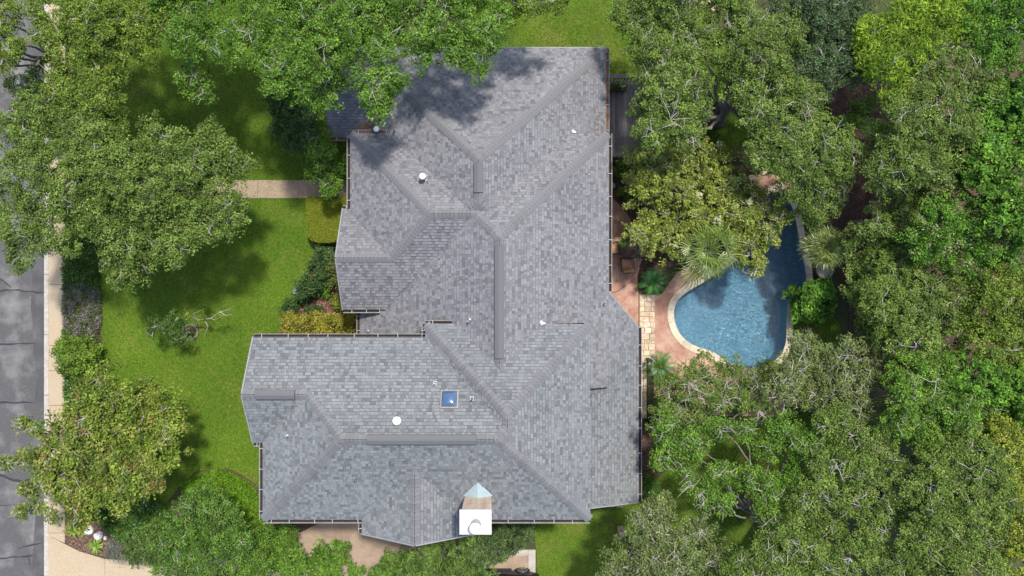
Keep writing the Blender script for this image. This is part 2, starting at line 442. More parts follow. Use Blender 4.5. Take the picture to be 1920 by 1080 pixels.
# stamped concrete patio (the pool coping bounds it)
pat = sheet('patio', [(1090,360),(1142,364),(1160,383),(1172,396),(1183,412),(1186,440),(1211,468),(1200,497),(1195,520),(1197,552),(1197,700),(1090,700)], .018, M['patio'])
out_px = [((x*F/H)+960, 540-(y*F/H)) for x, y in offset_loop(pool_w, .29)]
op = [p for p in out_px if p[0] < 1345 and p[1] > 515]
op.sort(key=lambda p: math.atan2(p[1]-600, p[0]-1370) % (2*math.pi))     # bottom -> left -> top
sheet('pool_terrace', [(1226,553),(1242,550),(1268,512),(1290,500),(1312,520)] + op[::-1] + [(1350,720),(1330,740),(1226,740)], .018, M['patio'])
opr = [p for p in out_px if p[1] < 400 and p[0] > 1440]
sheet('pool_terrace', [(1395,330),(1440,325),(1475,335),(1500,365),(1497,378),(1484,366),(1470,352),(1440,350),(1405,370)], .016, M['patio'])
sheet('pool_terrace', [(1300,700),(1400,700),(1470,700),(1470,780),(1280,780)], .016, M['patio'])
for pts in (((1140,458),(1160,432),(1183,410)), ((1128,556),(1160,545),(1196,517)), ((1262,664),(1290,690),(1310,700))):
    ribbon('patio_joint', [tuple(p) for p in pts], .035, .021, M['joint'], pat)

# ------------------------------------------------------------------ roof geometry: union of hipped and gabled volumes
m_ = 0.55
z1, z2 = 2.75, 3.65
def plane_from_eave(side, px, z, m=m_):
    """side: compass direction the plane faces; px: photo coordinate of its eave at height z"""
    if side in 'NS':
        y = (540-px)*(H-z)/F
        return (0.0, -m, z+m*y) if side == 'N' else (0.0, m, z-m*y)
    x = (px-960)*(H-z)/F
    return (-m, 0.0, z+m*x) if side == 'E' else (m, 0.0, z-m*x)
def X(px, z): return (px-960)*(H-z)/F
def Y(py, z): return (540-py)*(H-z)/F
def rect(x0, x1, y0, y1): return [(x0,y0),(x1,y0),(x1,y1),(x0,y1)]
E2 = plane_from_eave('E', 1141, z2)
W3 = plane_from_eave('W', 675, z1)
N2 = plane_from_eave('N', 250, z2)
xr = (E2[2]-W3[2])/(2*m_); R = E2[2]-m_*xr                    # main ridge
zg = z2-.12
SB = plane_from_eave('S', 580, zg)
z3 = E2[2]-m_*X(1015, R-1.0)
NA = plane_from_eave('N', 90, z1)
sA_y = Y(377, 5.8); zA = None
EA = plane_from_eave('E', 1136, z1); WA = plane_from_eave('W', 671, z1)
xA = (EA[2]-WA[2])/(2*m_); zA = EA[2]-m_*xA
SA = (0.0, m_, zA-m_*Y(377, zA))
ED = plane_from_eave('E', 1106, z3); WE = plane_from_eave('W', 798, z3); NE = plane_from_eave('N', 608, z3)
ND = plane_from_eave('N', 633, z3); SD = plane_from_eave('S', 974, z3); WD = plane_from_eave('W', 493, z3)
SGW = plane_from_eave('S', 830, z3)
WGS = plane_from_eave('W', 679, z3); xs = X(777, z3+1.4); EGS = (-m_, 0.0, WGS[2]+2*m_*xs)
xlow = X(1197, E2[2]-m_*5.75); zlow = E2[2]-m_*xlow
mP = 0.36
PP = (-mP, 0.0, zlow+mP*xlow)
xE = X(1106, z3)
VOL = [
 ('A',  [NA, EA, WA, SA], rect(X(671,z1), X(1136,z1), 2.4, Y(90,z1)), z1),
 ('AW', [NA, plane_from_eave('S',257,z1)], rect(X(612,3.2), -2.0, Y(257,z1), Y(90,z1)), z1),
 ('BC', [N2, E2, W3], rect(X(675,z1), X(1141,z2), -4.4, Y(250,z2)), z1),
 ('B',  [N2, plane_from_eave('W',657,z2), SB], rect(X(657,z2), -0.9, Y(580,zg), Y(250,z2)), zg),
 ('G',  [plane_from_eave('N',392,zg), SB], rect(X(643,zg), -3.0, Y(580,zg), Y(392,zg)), zg),
 ('EX', [E2], [(X(1141,z2)-.9, -.12-3.9), (xE-.3, -4.6), (xlow, Y(630,zlow)), (xlow, Y(613,zlow)), (X(1141,z2), Y(546,z2)), (X(1141,z2)-.9, Y(546,z2))], zlow),
 ('E',  [NE, WE, ED], rect(X(798,z3), xE, (SD[2]-ND[2])/(ND[1]-SD[1]), Y(608,z3)), z3),
 ('D',  [ND, SD, WD, ED], rect(X(493,z3), xE, Y(974,z3), Y(633,z3)), z3),
 ('GW', [ND, SGW], rect(X(475,z3), -5.5, Y(830,z3), Y(633,z3)), z3),
 ('GS', [WGS, EGS], rect(X(679,z3), 2*xs-X(679,z3), Y(1000,z3), -5.5), z3),
 ('P',  [PP], rect(xE-.6, xlow, Y(941,zlow), Y(613,zlow)), zlow),
]
VOL[5] = ('EX', [E2], [(X(1141,z2)-.3, Y(546,z2)), (xE-.35, Y(728,z2)), (xlow, Y(631,zlow)), (xlow, Y(613,zlow)), (X(1141,z2), Y(546,z2))], zlow)
def clip(poly, a, b, c):
    out = []; n = len(poly)
    for i in range(n):
        p = poly[i]; q = poly[(i+1) % n]
        dp = a*p[0]+b*p[1]+c; dq = a*q[0]+b*q[1]+c
        if dp <= 0: out.append(p)
        if (dp < 0 < dq) or (dq < 0 < dp):
            t = dp/(dp-dq); out.append((p[0]+(q[0]-p[0])*t, p[1]+(q[1]-p[1])*t))
    return out
def parea(p): return abs(area(p)) if len(p) > 2 else 0
def halfplanes(poly):
    if area(poly) < 0: poly = poly[::-1]
    hs = []
    for i in range(len(poly)):
        p = poly[i]; q = poly[(i+1) % len(poly)]; dx, dy = q[0]-p[0], q[1]-p[1]; L = math.hypot(dx, dy)
        hs.append((dy/L, -dx/L, -(dy*p[0]-dx*p[1])/L))
    return hs
FACES = []      # (volume index, plane index, plane, polygon)
for i, (nm, pls, fp, ze) in enumerate(VOL):
    for k, p in enumerate(pls):
        poly = fp
        for kk, q in enumerate(pls):
            if kk != k: poly = clip(poly, p[0]-q[0], p[1]-q[1], p[2]-q[2])
        if parea(poly) < 1e-4: continue
        pieces = [poly]
        for j, (nm2, pls2, fp2, ze2) in enumerate(VOL):
            if j == i: continue
            eps = 1e-4 if j > i else -1e-4
            cons = [(p[0]-q[0], p[1]-q[1], p[2]-q[2]+eps) for q in pls2]
            cons += [(a, b, c+(1e-4 if j > i else -1e-4)) for a, b, c in halfplanes(fp2)]
            new = []
            for pc_ in pieces:
                r = pc_
                for c_ in cons:
                    r = clip(r, *c_)
                    if parea(r) < 1e-5: break
                if parea(r) < 1e-5: new.append(pc_); continue
                rem = pc_
                for c_ in cons:
                    o = clip(rem, -c_[0], -c_[1], -c_[2])
                    if parea(o) > 1e-4: new.append(o)
                    rem = clip(rem, *c_)
                    if parea(rem) < 1e-5: break
            pieces = new
        for pc_ in pieces: FACES.append((i, k, p, pc_))
def pin(poly_h, x, y, e=0.0): return all(a*x+b*y+c <= e for a, b, c in poly_h)
HS = [halfplanes(v[2]) for v in VOL]
def volz(i, x, y): return min(a*x+b*y+c for a, b, c in VOL[i][1])
def roofz(x, y, skip=()):
    zs = [volz(i, x, y) for i in range(len(VOL)) if i not in skip and pin(HS[i], x, y)]
    return max(zs) if zs else None
def on_roof(px, py):
    z = 4.0
    for _ in range(30):
        x, y = XY(px, py, z); zz = roofz(x, y)
        if zz is None: break
        z = z+.7*(zz-z)
    x, y = XY(px, py, z)
    return x, y, z

house = empty('house', (0, 0, 0))
tag(house, 'large single family house under a grey shingled hip roof', 'house')
b = MB()
for i, k, p, poly in FACES:
    zf = lambda x, y: p[0]*x+p[1]*y+p[2]
    if area(poly) < 0: poly = poly[::-1]
    n = len(poly)
    b.add([(x, y, zf(x, y)-.20) for x, y in poly]+[(x, y, zf(x, y)-.004) for x, y in poly],
          [tuple(range(n))[::-1], tuple(range(n, 2*n))]+[(a, (a+1) % n, n+(a+1) % n, n+a) for a in range(n)])
roof = b.build('roof', M['roofdeck'], house)

# ---- shingles
EXP = 0.140
SH = []          # (area, verts, faces, colour)
SHT = [np.array(c) for c in ((.214,.215,.217),(.170,.171,.173),(.150,.151,.153),(.196,.197,.199),(.128,.129,.131))]
def tabs(key, r, lo, hi):
    rg = random.Random(key*7919+r*104729+5)
    u = -25.0-rg.random(); out = []; lam = False
    while u < hi:
        lam = not lam if rg.random() < .8 else lam
        w = rg.choice((.11,.14,.17,.20,.24)) if lam else rg.choice((.08,.12,.16,.22))
        t = rg.choices(range(5), weights=(34,12,4,46,4) if lam else (4,40,30,14,12))[0]; j = rg.uniform(.94, 1.06)
        if u+w > lo: out.append((u, u+w, lam, t, j))
        u += w
    return out
pkeys = {}
for i, k, p, poly in FACES:
    key = pkeys.setdefault(tuple(round(c, 4) for c in p), len(pkeys)+1)
    s = math.hypot(p[0], p[1]); kk = math.sqrt(1+s*s); d = (p[0]/s, p[1]/s); e = (-d[1], d[0])
    nrm = np.array((-p[0], -p[1], 1.0))/kk
    uv = [(x*e[0]+y*e[1], (x*d[0]+y*d[1])*kk) for x, y in poly]
    if area(uv) < 0: uv = uv[::-1]
    us = [a for a, _ in uv]; vs_ = [c for _, c in uv]
    for r in range(math.floor(min(vs_)/EXP), math.ceil(max(vs_)/EXP)):
        rowp = clip(clip(uv, 0, -1, r*EXP), 0, 1, -(r+1)*EXP)
        if parea(rowp) < 1e-5: continue
        lo = min(a for a, _ in rowp); hi = max(a for a, _ in rowp)
        for u0, u1, lam, t, j in tabs(key, r, lo, hi):
            q = clip(clip(clip(rowp, -1, 0, u0+.003), 1, 0, -(u1-.003)), 0, -1, r*EXP+(.024 if lam else .010))
            A = parea(q)
            if A < 1e-5: continue
            n = len(q); top = []; bot = []
            for uu, vv in q:
                f = (vv-r*EXP)/EXP
                h = (.017+.016*lam)*(1-f)+(.004+.008*lam)*f
                x = e[0]*uu+d[0]*vv/kk; y = e[1]*uu+d[1]*vv/kk; z = p[0]*x+p[1]*y+p[2]
                base = np.array((x, y, z)); top.append(base+nrm*h); bot.append(base-nrm*.003)
            SH.append((A, top+bot, n, SHT[t]*j*(np.array((.94, .985, .985)) if i >= 6 else np.array((1.0, .99, 1.01)))))
order = sorted(range(len(SH)), key=lambda a: -SH[a][0]/(H-SH[a][1][0][2])**2)
single = set(order[:300])
V = []; Fc = []; Cc = []
for a, (A, vv, n, col) in enumerate(SH):
    fs = [tuple(range(n))]+[(c, n+c, n+(c+1) % n, (c+1) % n) for c in range(n)]
    if a in single:
        o = mesh('shingle', vv, fs, M['shingle'], roof, cols=[col]*len(fs))
    else:
        k0 = len(V); V += vv; Fc += [tuple(i+k0 for i in f) for f in fs]; Cc += [col]*len(fs)
tag(mesh('shingle_courses', V, Fc, M['shingle'], roof, cols=np.array(Cc)), kind='stuff')

# ---- ridge and hip caps: where two planes of one volume meet and nothing stands above
RIDGES = []
for i, (nm, pls, fp, ze) in enumerate(VOL):
    for a in range(len(pls)):
        for c in range(a+1, len(pls)):
            p, q = pls[a], pls[c]
            g = (p[0]-q[0], p[1]-q[1], p[2]-q[2]); L = math.hypot(g[0], g[1])
            if L < 1e-6: continue
            n2 = (g[0]/L, g[1]/L); c0 = g[2]/L; dirx = (-n2[1], n2[0]); p0 = (-n2[0]*c0, -n2[1]*c0)
            run = None
            for st in range(-1500, 1501):
                t = st*.02; x = p0[0]+dirx[0]*t; y = p0[1]+dirx[1]*t
                ok = pin(HS[i], x, y, 1e-6)
                if ok:
                    z = p[0]*x+p[1]*y+p[2]
                    ok = all(z <= w[0]*x+w[1]*y+w[2]+1e-6 for w in pls)
                    if ok:
                        for j in range(len(VOL)):
                            if j != i and pin(HS[j], x, y) and volz(j, x, y) > z+.004: ok = False; break
                            if j < i and pin(HS[j], x, y) and abs(volz(j, x, y)-z) < 1e-5 and sum(abs(w[0]*x+w[1]*y+w[2]-z) < 1e-5 for w in VOL[j][1]) > 1: ok = False; break
                if ok:
                    for sg in (-.12, .12):
                        xx, yy2 = x+n2[0]*sg, y+n2[1]*sg; rz = roofz(xx, yy2, (i,))
                        if rz is not None and rz > z+.004: ok = False; break
                if ok and run is None: run = t
                if run is not None and (not ok or st == 1500):
                    if t-run > .3:
                        A_ = Vector((p0[0]+dirx[0]*run, p0[1]+dirx[1]*run, 0)); B_ = Vector((p0[0]+dirx[0]*(t-.02), p0[1]+dirx[1]*(t-.02), 0))
                        for w in (A_, B_): w.z = p[0]*w.x+p[1]*w.y+p[2]
                        if A_.z > B_.z: A_, B_ = B_, A_
                        RIDGES.append((A_, B_, p, q))
                    run = None
CAPS = []
for A_, B_, p, q in RIDGES:
    t = (B_-A_).normalized(); L = (B_-A_).length
    def side(pl):
        nn = Vector((-pl[0], -pl[1], 1)).normalized(); s = t.cross(nn)
        mid = Vector((-pl[0], -pl[1], 0))          # downhill
        return s if s.dot(mid) > 0 else -s
    sa, sb = side(p), side(q); upv = (Vector((-p[0],-p[1],1)).normalized()+Vector((-q[0],-q[1],1)).normalized()).normalized()
    na = Vector((-p[0],-p[1],1)).normalized(); nb = Vector((-q[0],-q[1],1)).normalized()
    w = .20; ln = .165
    def section(o, h): return [o+sa*w+na*(h-.012), o+sa*w+na*h, o+sa*.03+na*(h+.004), o+sb*.03+nb*(h+.004), o+sb*w+nb*h, o+sb*w+nb*(h-.012)]
    ub = MB(); ub.add([A_+sa*(w-.01)+na*.022, A_+upv*.03, A_+sb*(w-.01)+nb*.022, B_+sa*(w-.01)+na*.022, B_+upv*.03, B_+sb*(w-.01)+nb*.022], [(0,1,4,3),(1,2,5,4)]); ub.build('ridge_underlay', M['roofdeck'], roof)
    s0 = section(Vector((0,0,0)), .042); s1 = section(t*(ln*.93), .032)
    me = bpy.data.meshes.new('ridge_cap')
    fs = [(i, i+1, 7+i, 6+i) for i in range(5)]+[(5,4,3,2,1,0)]
    me.from_pydata([tuple(v) for v in s0+s1], [], fs); me.materials.append(M['cap']); me.update()
    for kx in range(int(L/ln)):
        CAPS.append((A_+t*(kx*ln), me))
    CAPS.append((A_+t*(L-ln*.80)+Vector((0, 0, .004)), me))
CAPS.sort(key=lambda c: -c[0].z)
rv, rf = [], []
for a, (pos, me) in enumerate(CAPS):
    if a < 300: link('ridge_cap', me, None, roof, pos)
    else:
        k0 = len(rv); rv += [v.co+pos for v in me.vertices]; rf += [tuple(i+k0 for i in pp.vertices) for pp in me.polygons]
if rv: tag(mesh('ridge_cap_runs', rv, rf, M['cap'], roof), kind='stuff')

# ---- ridge vents
def ridge_vent(p, q, wid=.17):
    (x0, y0, z0), (x1, y1, z1_) = p, q
    b = MB(); A_ = Vector(p); B_ = Vector(q); t = (B_-A_).normalized(); r = t.cross(Vector((0,0,1))).normalized(); u = Vector((0,0,1))
    prof = [(-wid-.02, -.09), (-wid-.02, .0), (-wid, .012), (-.03, .075), (.03, .075), (wid, .012), (wid+.02, .0), (wid+.02, -.09)]
    vs2 = [A_+r*a+u*h for a, h in prof]+[B_+r*a+u*h for a, h in prof]; n = len(prof)
    b.add(vs2, [(i, i+1, n+i+1, n+i) for i in range(n-1)]+[tuple(range(n)), tuple(range(n, 2*n))[::-1]])
    return b.build('ridge_vent', M['vent'], roof)
zD = ND[2]+ND[1]*((SD[2]-ND[2])/(ND[1]-SD[1])); yD = (zD-SD[2])/m_
ridge_vent((X(688,zD), yD, zD+.03), (X(894,zD), yD, zD+.03))
ridge_vent((xr, Y(460,R), R+.03), (xr, Y(672,R), R+.03))
ridge_vent((xA, Y(306,zA), zA+.03), (xA, Y(361,zA), zA+.03))
yGW = (ND[2]-SGW[2])/(2*m_); zGW = ND[2]-m_*yGW
ridge_vent((X(479,zGW), yGW, zGW+.03), (X(553,zGW), yGW, zGW+.03))

# ---- gutters with hangers
def gutter(p, q, outn, mat_in='gutter_dirt', hang=1.0, first=.35):
    """p, q: eave end points (world); outn: outward direction"""
    p = Vector(p); q = Vector(q); o = Vector((*outn, 0)).normalized(); t = (q-p).normalized(); L = (q-p).length
    b = MB()
    def prof(c): return [c+o*.01+Vector((0,0,-.16)), c+o*.01+Vector((0,0,-.03)), c+o*.022+Vector((0,0,-.03)), c+o*.03+Vector((0,0,-.145)),
                         c+o*.135+Vector((0,0,-.145)), c+o*.135+Vector((0,0,-.015)), c+o*.165+Vector((0,0,-.01)), c+o*.165+Vector((0,0,-.03)), c+o*.15+Vector((0,0,-.16))]
    a_, b_ = prof(p), prof(q); n = len(a_)
    b.add(a_+b_, [(i, (i+1) % n, n+(i+1) % n, n+i) for i in range(n)]+[tuple(range(n))[::-1], tuple(range(n, 2*n))])
    g = b.build('gutter', M['gutter'], house)
    d = MB(); zz = Vector((0,0,-.095)) if mat_in == 'gutter_dirt' else Vector((0,0,-.035))
    d.add([p+o*.026+zz, q+o*.026+zz, q+o*.132+zz, p+o*.132+zz], [(0,1,2,3)]); d.build('debris', M[mat_in], g)
    s = first
    while s < L:
        c = p+t*s; hb = MB(); hb.bar(c+o*.0+Vector((0,0,-.004)), c+o*.168+Vector((0,0,-.004)), .024, .012); hb.build('hanger', M['hanger'], g)
        s += hang*random.uniform(.8, 1.25)
    return g
def eave(side, c, a0, a1, z, **k):
    """c: coordinate of the eave line (world), a0..a1 along it (world)"""
    if side == 'N': return gutter((a0, c, z), (a1, c, z), (0, 1), **k)
    if side == 'S': return gutter((a0, c, z), (a1, c, z), (0, -1), **k)
    if side == 'E': return gutter((c, a0, z), (c, a1, z), (1, 0), **k)
    return gutter((c, a0, z), (c, a1, z), (-1, 0), **k)
eave('N', Y(633,z3), X(475,z3), X(798,z3)-.02, z3)
eave('W', X(798,z3), Y(633,z3)+.0, Y(608,z3), z3, first=.3)
eave('N', Y(608,z3), X(798,z3), X(847,z3), z3, first=.3)
eave('S', Y(974,z3), X(493,z3), X(679,z3), z3, hang=.9)
eave('W', X(679,z3), Y(1000,z3), Y(974,z3)-.16, z3, first=.2)
eave('S', Y(974,z3), 2*xs-X(679,z3)+.05, xE, z3, hang=.9)
eave('W', X(493,z3), Y(974,z3), Y(830,z3), z3)
eave('S', Y(830,z3), X(475,z3), X(493,z3)-.17, z3, first=.15, hang=.3)
eave('E', xlow, Y(941,zlow), Y(613,zlow), zlow)
eave('E', X(1141,z2), Y(546,z2), Y(250,z2), z2)
eave('E', X(1136,z1), Y(250,z2), Y(90,z1), z1, mat_in='leaf_litter')
eave('W', X(657,z2), Y(392,zg)+.03, Y(250,z2), z2)
eave('N', Y(250,z2), X(657,z2), X(738,z2), z2, mat_in='leaf_litter')
eave('S', Y(257,z1), X(612,3.2), X(657,z1), z1, mat_in='leaf_litter')
eave('N', Y(392,zg), X(643,zg), X(657,z2)-.17, zg, first=.15, hang=.25)
eave('S', Y(580,zg), X(643,zg), X(712,zg), zg, first=.4, hang=.6)
eave('W', X(675,z1), Y(634,z1), Y(578,z1), z1, hang=.8)
rake_n = (X(612,3.2), X(1136,z1), Y(90,z1)+.02)
# rake trim boards
def rake(pts):
    for p, q in zip(pts[:-1], pts[1:]):
        b = MB(); b.bar(Vector(p)-Vector((0,0,.07)), Vector(q)-Vector((0,0,.07)), .05, .20); b.build('rake_board', M['trim'], house)
xg = X(475,z3)-.02
rake([(xg, Y(633,z3), z3), (xg, yGW, zGW), (xg, Y(830,z3), z3)])
zGS = WGS[2]+m_*xs; ygs = Y(1000,z3)-.02
rake([(X(679,z3), ygs, z3), (xs, ygs, zGS), (2*xs-X(679,z3), ygs, z3)])
yG = (plane_from_eave('N',392,zg)[2]-SB[2])/(2*m_); zG = SB[2]+m_*yG; xg2 = X(643,zg)-.02
rake([(xg2, Y(392,zg), zg), (xg2, yG, zG), (xg2, Y(580,zg), zg)])
rake([(xE, Y(941,zlow)-.02, PP[2]-mP*xE), (xlow, Y(941,zlow)-.02, zlow)])
rake([(X(1141,z2), Y(546,z2), z2), (xlow, Y(613,zlow), zlow)])
rake([(rake_n[0], rake_n[2], z1-.02), (rake_n[1], rake_n[2], z1-.02)])

# ---- walls
def inset(poly, d):
    cx = sum(p[0] for p in poly)/len(poly); cy = sum(p[1] for p in poly)/len(poly)
    return [(x+(d if x < cx else -d), y+(d if y < cy else -d)) for x, y in poly]
for nm, pls, fp, ze in VOL:
    if nm in ('EX',): continue
    fi = inset(fp, .5) if nm != 'BC' else rect(fp[0][0]+.55, fp[1][0]-.5, -4.2, fp[2][1]-.5)
    b = MB(); b.prism(fi, 0, ze-.24)
    w = b.build('wall', M['limewall'], house)
def gable(axis, c, a0, am, a1, z0, zt):
    b = MB(); d = .25
    if axis == 'x':
        b.add([(c,a0,z0),(c,a1,z0),(c,am,zt),(c+d,a0,z0),(c+d,a1,z0),(c+d,am,zt)], [(0,1,2),(5,4,3),(0,3,4,1),(1,4,5,2),(2,5,3,0)])
    else:
        b.add([(a0,c,z0),(a1,c,z0),(am,c,zt),(a0,c+d,z0),(a1,c+d,z0),(am,c+d,zt)], [(0,1,2),(5,4,3),(0,3,4,1),(1,4,5,2),(2,5,3,0)])
    b.build('gable_wall', M['limewall'], house)
gable('x', X(475,z3)+.5, Y(830,z3)+.4, yGW, Y(633,z3)-.4, z3-.24, zGW-.26)
gable('x', X(643,zg)+.5, Y(580,zg)+.4, yG, Y(392,zg)-.4, zg-.24, zG-.26)
gable('y', Y(1000,z3)+.3, X(679,z3)+.4, xs, 2*xs-X(679,z3)-.4, z3-.24, zGS-.26)
zAW = (NA[2]+plane_from_eave('S',257,z1)[2])/2; gable('x', X(612,3.2)+.5, Y(257,z1)+.4, (Y(257,z1)+Y(90,z1))/2, Y(90,z1)-.4, z1-.24, zAW-.26)
# windows and doors in the walls that a lower viewpoint can see
def window(cx, cy, w, z0, z1_, axis, out):
    fr = MB()
    t = .08
    if axis == 'x':
        fr.box(cx-w/2, cx+w/2, cy-.02, cy+.02, z0, z0+t); fr.box(cx-w/2, cx+w/2, cy-.02, cy+.02, z1_-t, z1_)
        for xx in (cx-w/2, cx-t/2, cx+w/2-t): fr.box(xx, xx+t, cy-.021, cy+.021, z0+t, z1_-t)
    else:
        fr.box(cx-.02, cx+.02, cy-w/2, cy+w/2, z0, z0+t); fr.box(cx-.02, cx+.02, cy-w/2, cy+w/2, z1_-t, z1_)
        for yv in (cy-w/2, cy-t/2, cy+w/2-t): fr.box(cx-.021, cx+.021, yv, yv+t, z0+t, z1_-t)
    o = fr.build('window', M['white'], house)
    g = MB()
    if axis == 'x': g.box(cx-w/2+.02, cx+w/2-.02, cy-.008, cy+.008, z0+.02, z1_-.02)
    else: g.box(cx-.008, cx+.008, cy-w/2+.02, cy+w/2-.02, z0+.02, z1_-.02)
    g.build('pane', M['glass'], o)
wx = X(1141,z2)-.5+.01
for yv in (5.2, 3.4, 1.6): window(wx, yv, 1.5, .4, 2.4, 'y', 1)
for yv in (-4.2, -6.4, -8.4): window(xlow-.5+.01, yv, 1.5, .6, 2.3, 'y', 1)
for xv in (-9.2, -7.2): window(xv, Y(974,z3)+.5-.01, 1.3, .9, 2.4, 'x', -1)
for yv in (-3.4, -5.6): window(X(475,z3)+.5-.01, yv, 1.3, .9, 2.5, 'y', -1)
window(X(643,zg)+.5-.01, yG, 1.6, .6, 2.6, 'y', -1)

# ---- chimney with stucco flank, white cap, flue and metal cricket
cz = 8.0; cx0, cx1, cy0, cy1 = X(862,cz)+.06, X(920,cz)-.04, Y(1003,cz)+.08, Y(956,cz)-.08
b = MB(); b.box(cx0, cx1, cy0, cy1, 3.5, cz-.10); chim = b.build('chimney', M['stucco'], house)
for s_ in range(9):
    zc = roofz((cx0+cx1)/2, cy1)+.25+s_*.21
    if zc < cz-.2:
        b = MB(); b.box(cx0-.006, cx1+.006, cy0-.006, cy1+.006, zc, zc+.012); b.build('course_line', M['brownpost'], chim)
b = MB(); b.box(cx0-.07, cx1+.07, cy0-.07, cy1+.07, cz-.10, cz, .012); b.build('chimney_cap', M['capmetal'], chim)
fx, fy = (cx0+cx1)/2+.02, (cy0+cy1)/2-.06
b = MB(); b.lathe((fx, fy, cz), [(.20,0),(.20,.42),(.205,.44),(.205,.47)], 24); fl = b.build('flue', M['galv'], chim)
b = MB(); b.lathe((fx, fy, cz+.50), [(.21,0),(.22,.02),(.17,.05),(.03,.07)], 24); b.build('flue_cap', M['capmetal'], fl)
for k in range(3):
    a = k*2.1+.4; b = MB(); b.bar((fx+.17*math.cos(a), fy+.17*math.sin(a), cz+.46), (fx+.17*math.cos(a), fy+.17*math.sin(a), cz+.52), .02, .02); b.build('cap_strut', M['galv'], fl)
xm = (cx0+cx1)/2; hw = (cx1-cx0)/2+.07; yb = cy1+.003
zb = SD[2]+m_*yb; zr = zb+.36; yback = (zr-SD[2])/m_
b = MB(); b.add([(xm-hw, yb, zb+.03), (xm+hw, yb, zb+.03), (xm, yb, zr), (xm, yback+.05, zr+.015), (xm-hw, yb, zb-.3), (xm+hw, yb, zb-.3)],
                [(0,2,3),(2,1,3),(0,4,5,1,2)]); b.build('cricket', M['cricket'], chim)

# ---- skylight
sx, sy, sz = on_roof(843, 750)
def on_plane_box(name, c, hw, hh, h, pl, mat, parent, dome=0.0, z_off=0.0):
    p = pl; s = math.hypot(p[0], p[1]); d = Vector((p[0]/s, p[1]/s, s)).normalized(); nn = Vector((-p[0], -p[1], 1)).normalized(); e = d.cross(nn)
    o = Vector(c)+nn*z_off; vs2 = []; fs = []
    if dome == 0:
        for zz in (-.03, h):
            for a, bb in ((-1,-1),(1,-1),(1,1),(-1,1)): vs2.append(o+e*(a*hw)+d*(bb*hh)+nn*zz)
        fs = [(4,5,6,7),(0,1,5,4),(1,2,6,5),(2,3,7,6),(3,0,4,7)]
    else:
        N = 8
        for i in range(N+1):
            for j in range(N+1):
                a, bb = -1+2*i/N, -1+2*j/N
                vs2.append(o+e*(a*hw)+d*(bb*hh)+nn*(h+dome*(1-a*a)**.6*(1-bb*bb)**.6))
        for i in range(N):
            for j in range(N): fs.append((i*(N+1)+j, (i+1)*(N+1)+j, (i+1)*(N+1)+j+1, i*(N+1)+j+1))
    return mesh(name, vs2, fs, mat, parent, smooth=dome > 0)
sk = on_plane_box('skylight', (sx, sy, sz), .35, .37, .12, ND, M['brownpost'], house)
on_plane_box('skylight_frame', (sx, sy, sz), .332, .352, .145, ND, M['gutter'], sk)
on_plane_box('skylight_dome', (sx, sy, sz), .31, .33, .146, ND, M['skylight'], sk, dome=.12)

# ---- plumbing vents
def vent_pipe(px, py, r, h, mat='galv', cap=None, flash=True, lean=(0, 0)):
    x, y, z = on_roof(px, py)
    b = MB(); b.tube([(x, y, z-.05), (x+lean[0]*h, y+lean[1]*h, z+h)], r, 12); o = b.build('vent_pipe', M[mat], house)
    b = MB(); b.lathe((x+lean[0]*h, y+lean[1]*h, z+h+.002), [(r*.8, 0), (r*.8, .004)], 12); b.build('pipe_mouth', M['black'], o)
    if flash:
        i = max((volz(j, x, y), j) for j in range(len(VOL)) if pin(HS[j], x, y))[1]
        pl = min(VOL[i][1], key=lambda w: w[0]*x+w[1]*y+w[2])
        on_plane_box('flashing', (x, y, z), r*1.7, r*2.0, .032, pl, M['galv'], o)
        b = MB(); b.tube([(x, y, z), (x, y, z+.09)], [r*1.5, r*1.1], 12); b.build('collar', M['black'], o)
    if cap:
        b = MB(); b.lathe((x+lean[0]*h, y+lean[1]*h, z+h), [(cap*.75, -.03), (cap, .0), (cap, .05), (cap*.8, .10), (cap*.25, .125)], 18); b.build('vent_cap', M['white'], o)
    return o
vent_pipe(795, 334, .085, .45, 'galv', cap=.14)
vent_pipe(745, 788, .10, .12, 'white', cap=.17, flash=False)
for px, py in ((816,719),(885,748),(541,815),(668,898),(1133,569),(692,620),(740,246)):
    vent_pipe(px, py, .045, .30, 'galv' if px not in (816, 541, 692) else 'white')
vent_pipe(877, 606, .045, .42, 'white', lean=(.3, .5))
vent_pipe(710, 247, .10, .5, 'galv', cap=.13)
# white kick-out flashings where the high eaves die into lower roofs
for px, py, w in ((1016,607,.16),(1075,249,.14)):
    x, y, z = on_roof(px, py-3); b = MB(); b.add([(x-.10,y+.12,z+.03),(x+w,y-.06,z+.05),(x-.03,y-.10,z+.12)], [(0,1,2)]); b.add([(x-.10,y+.12,z),(x+w,y-.06,z),(x-.03,y-.10,z)], [(0,2,1)])
    b.f += [(0,3,4,1),(1,4,5,2),(2,5,3,0)]; b.build('kickout_flashing', M['white'], house)

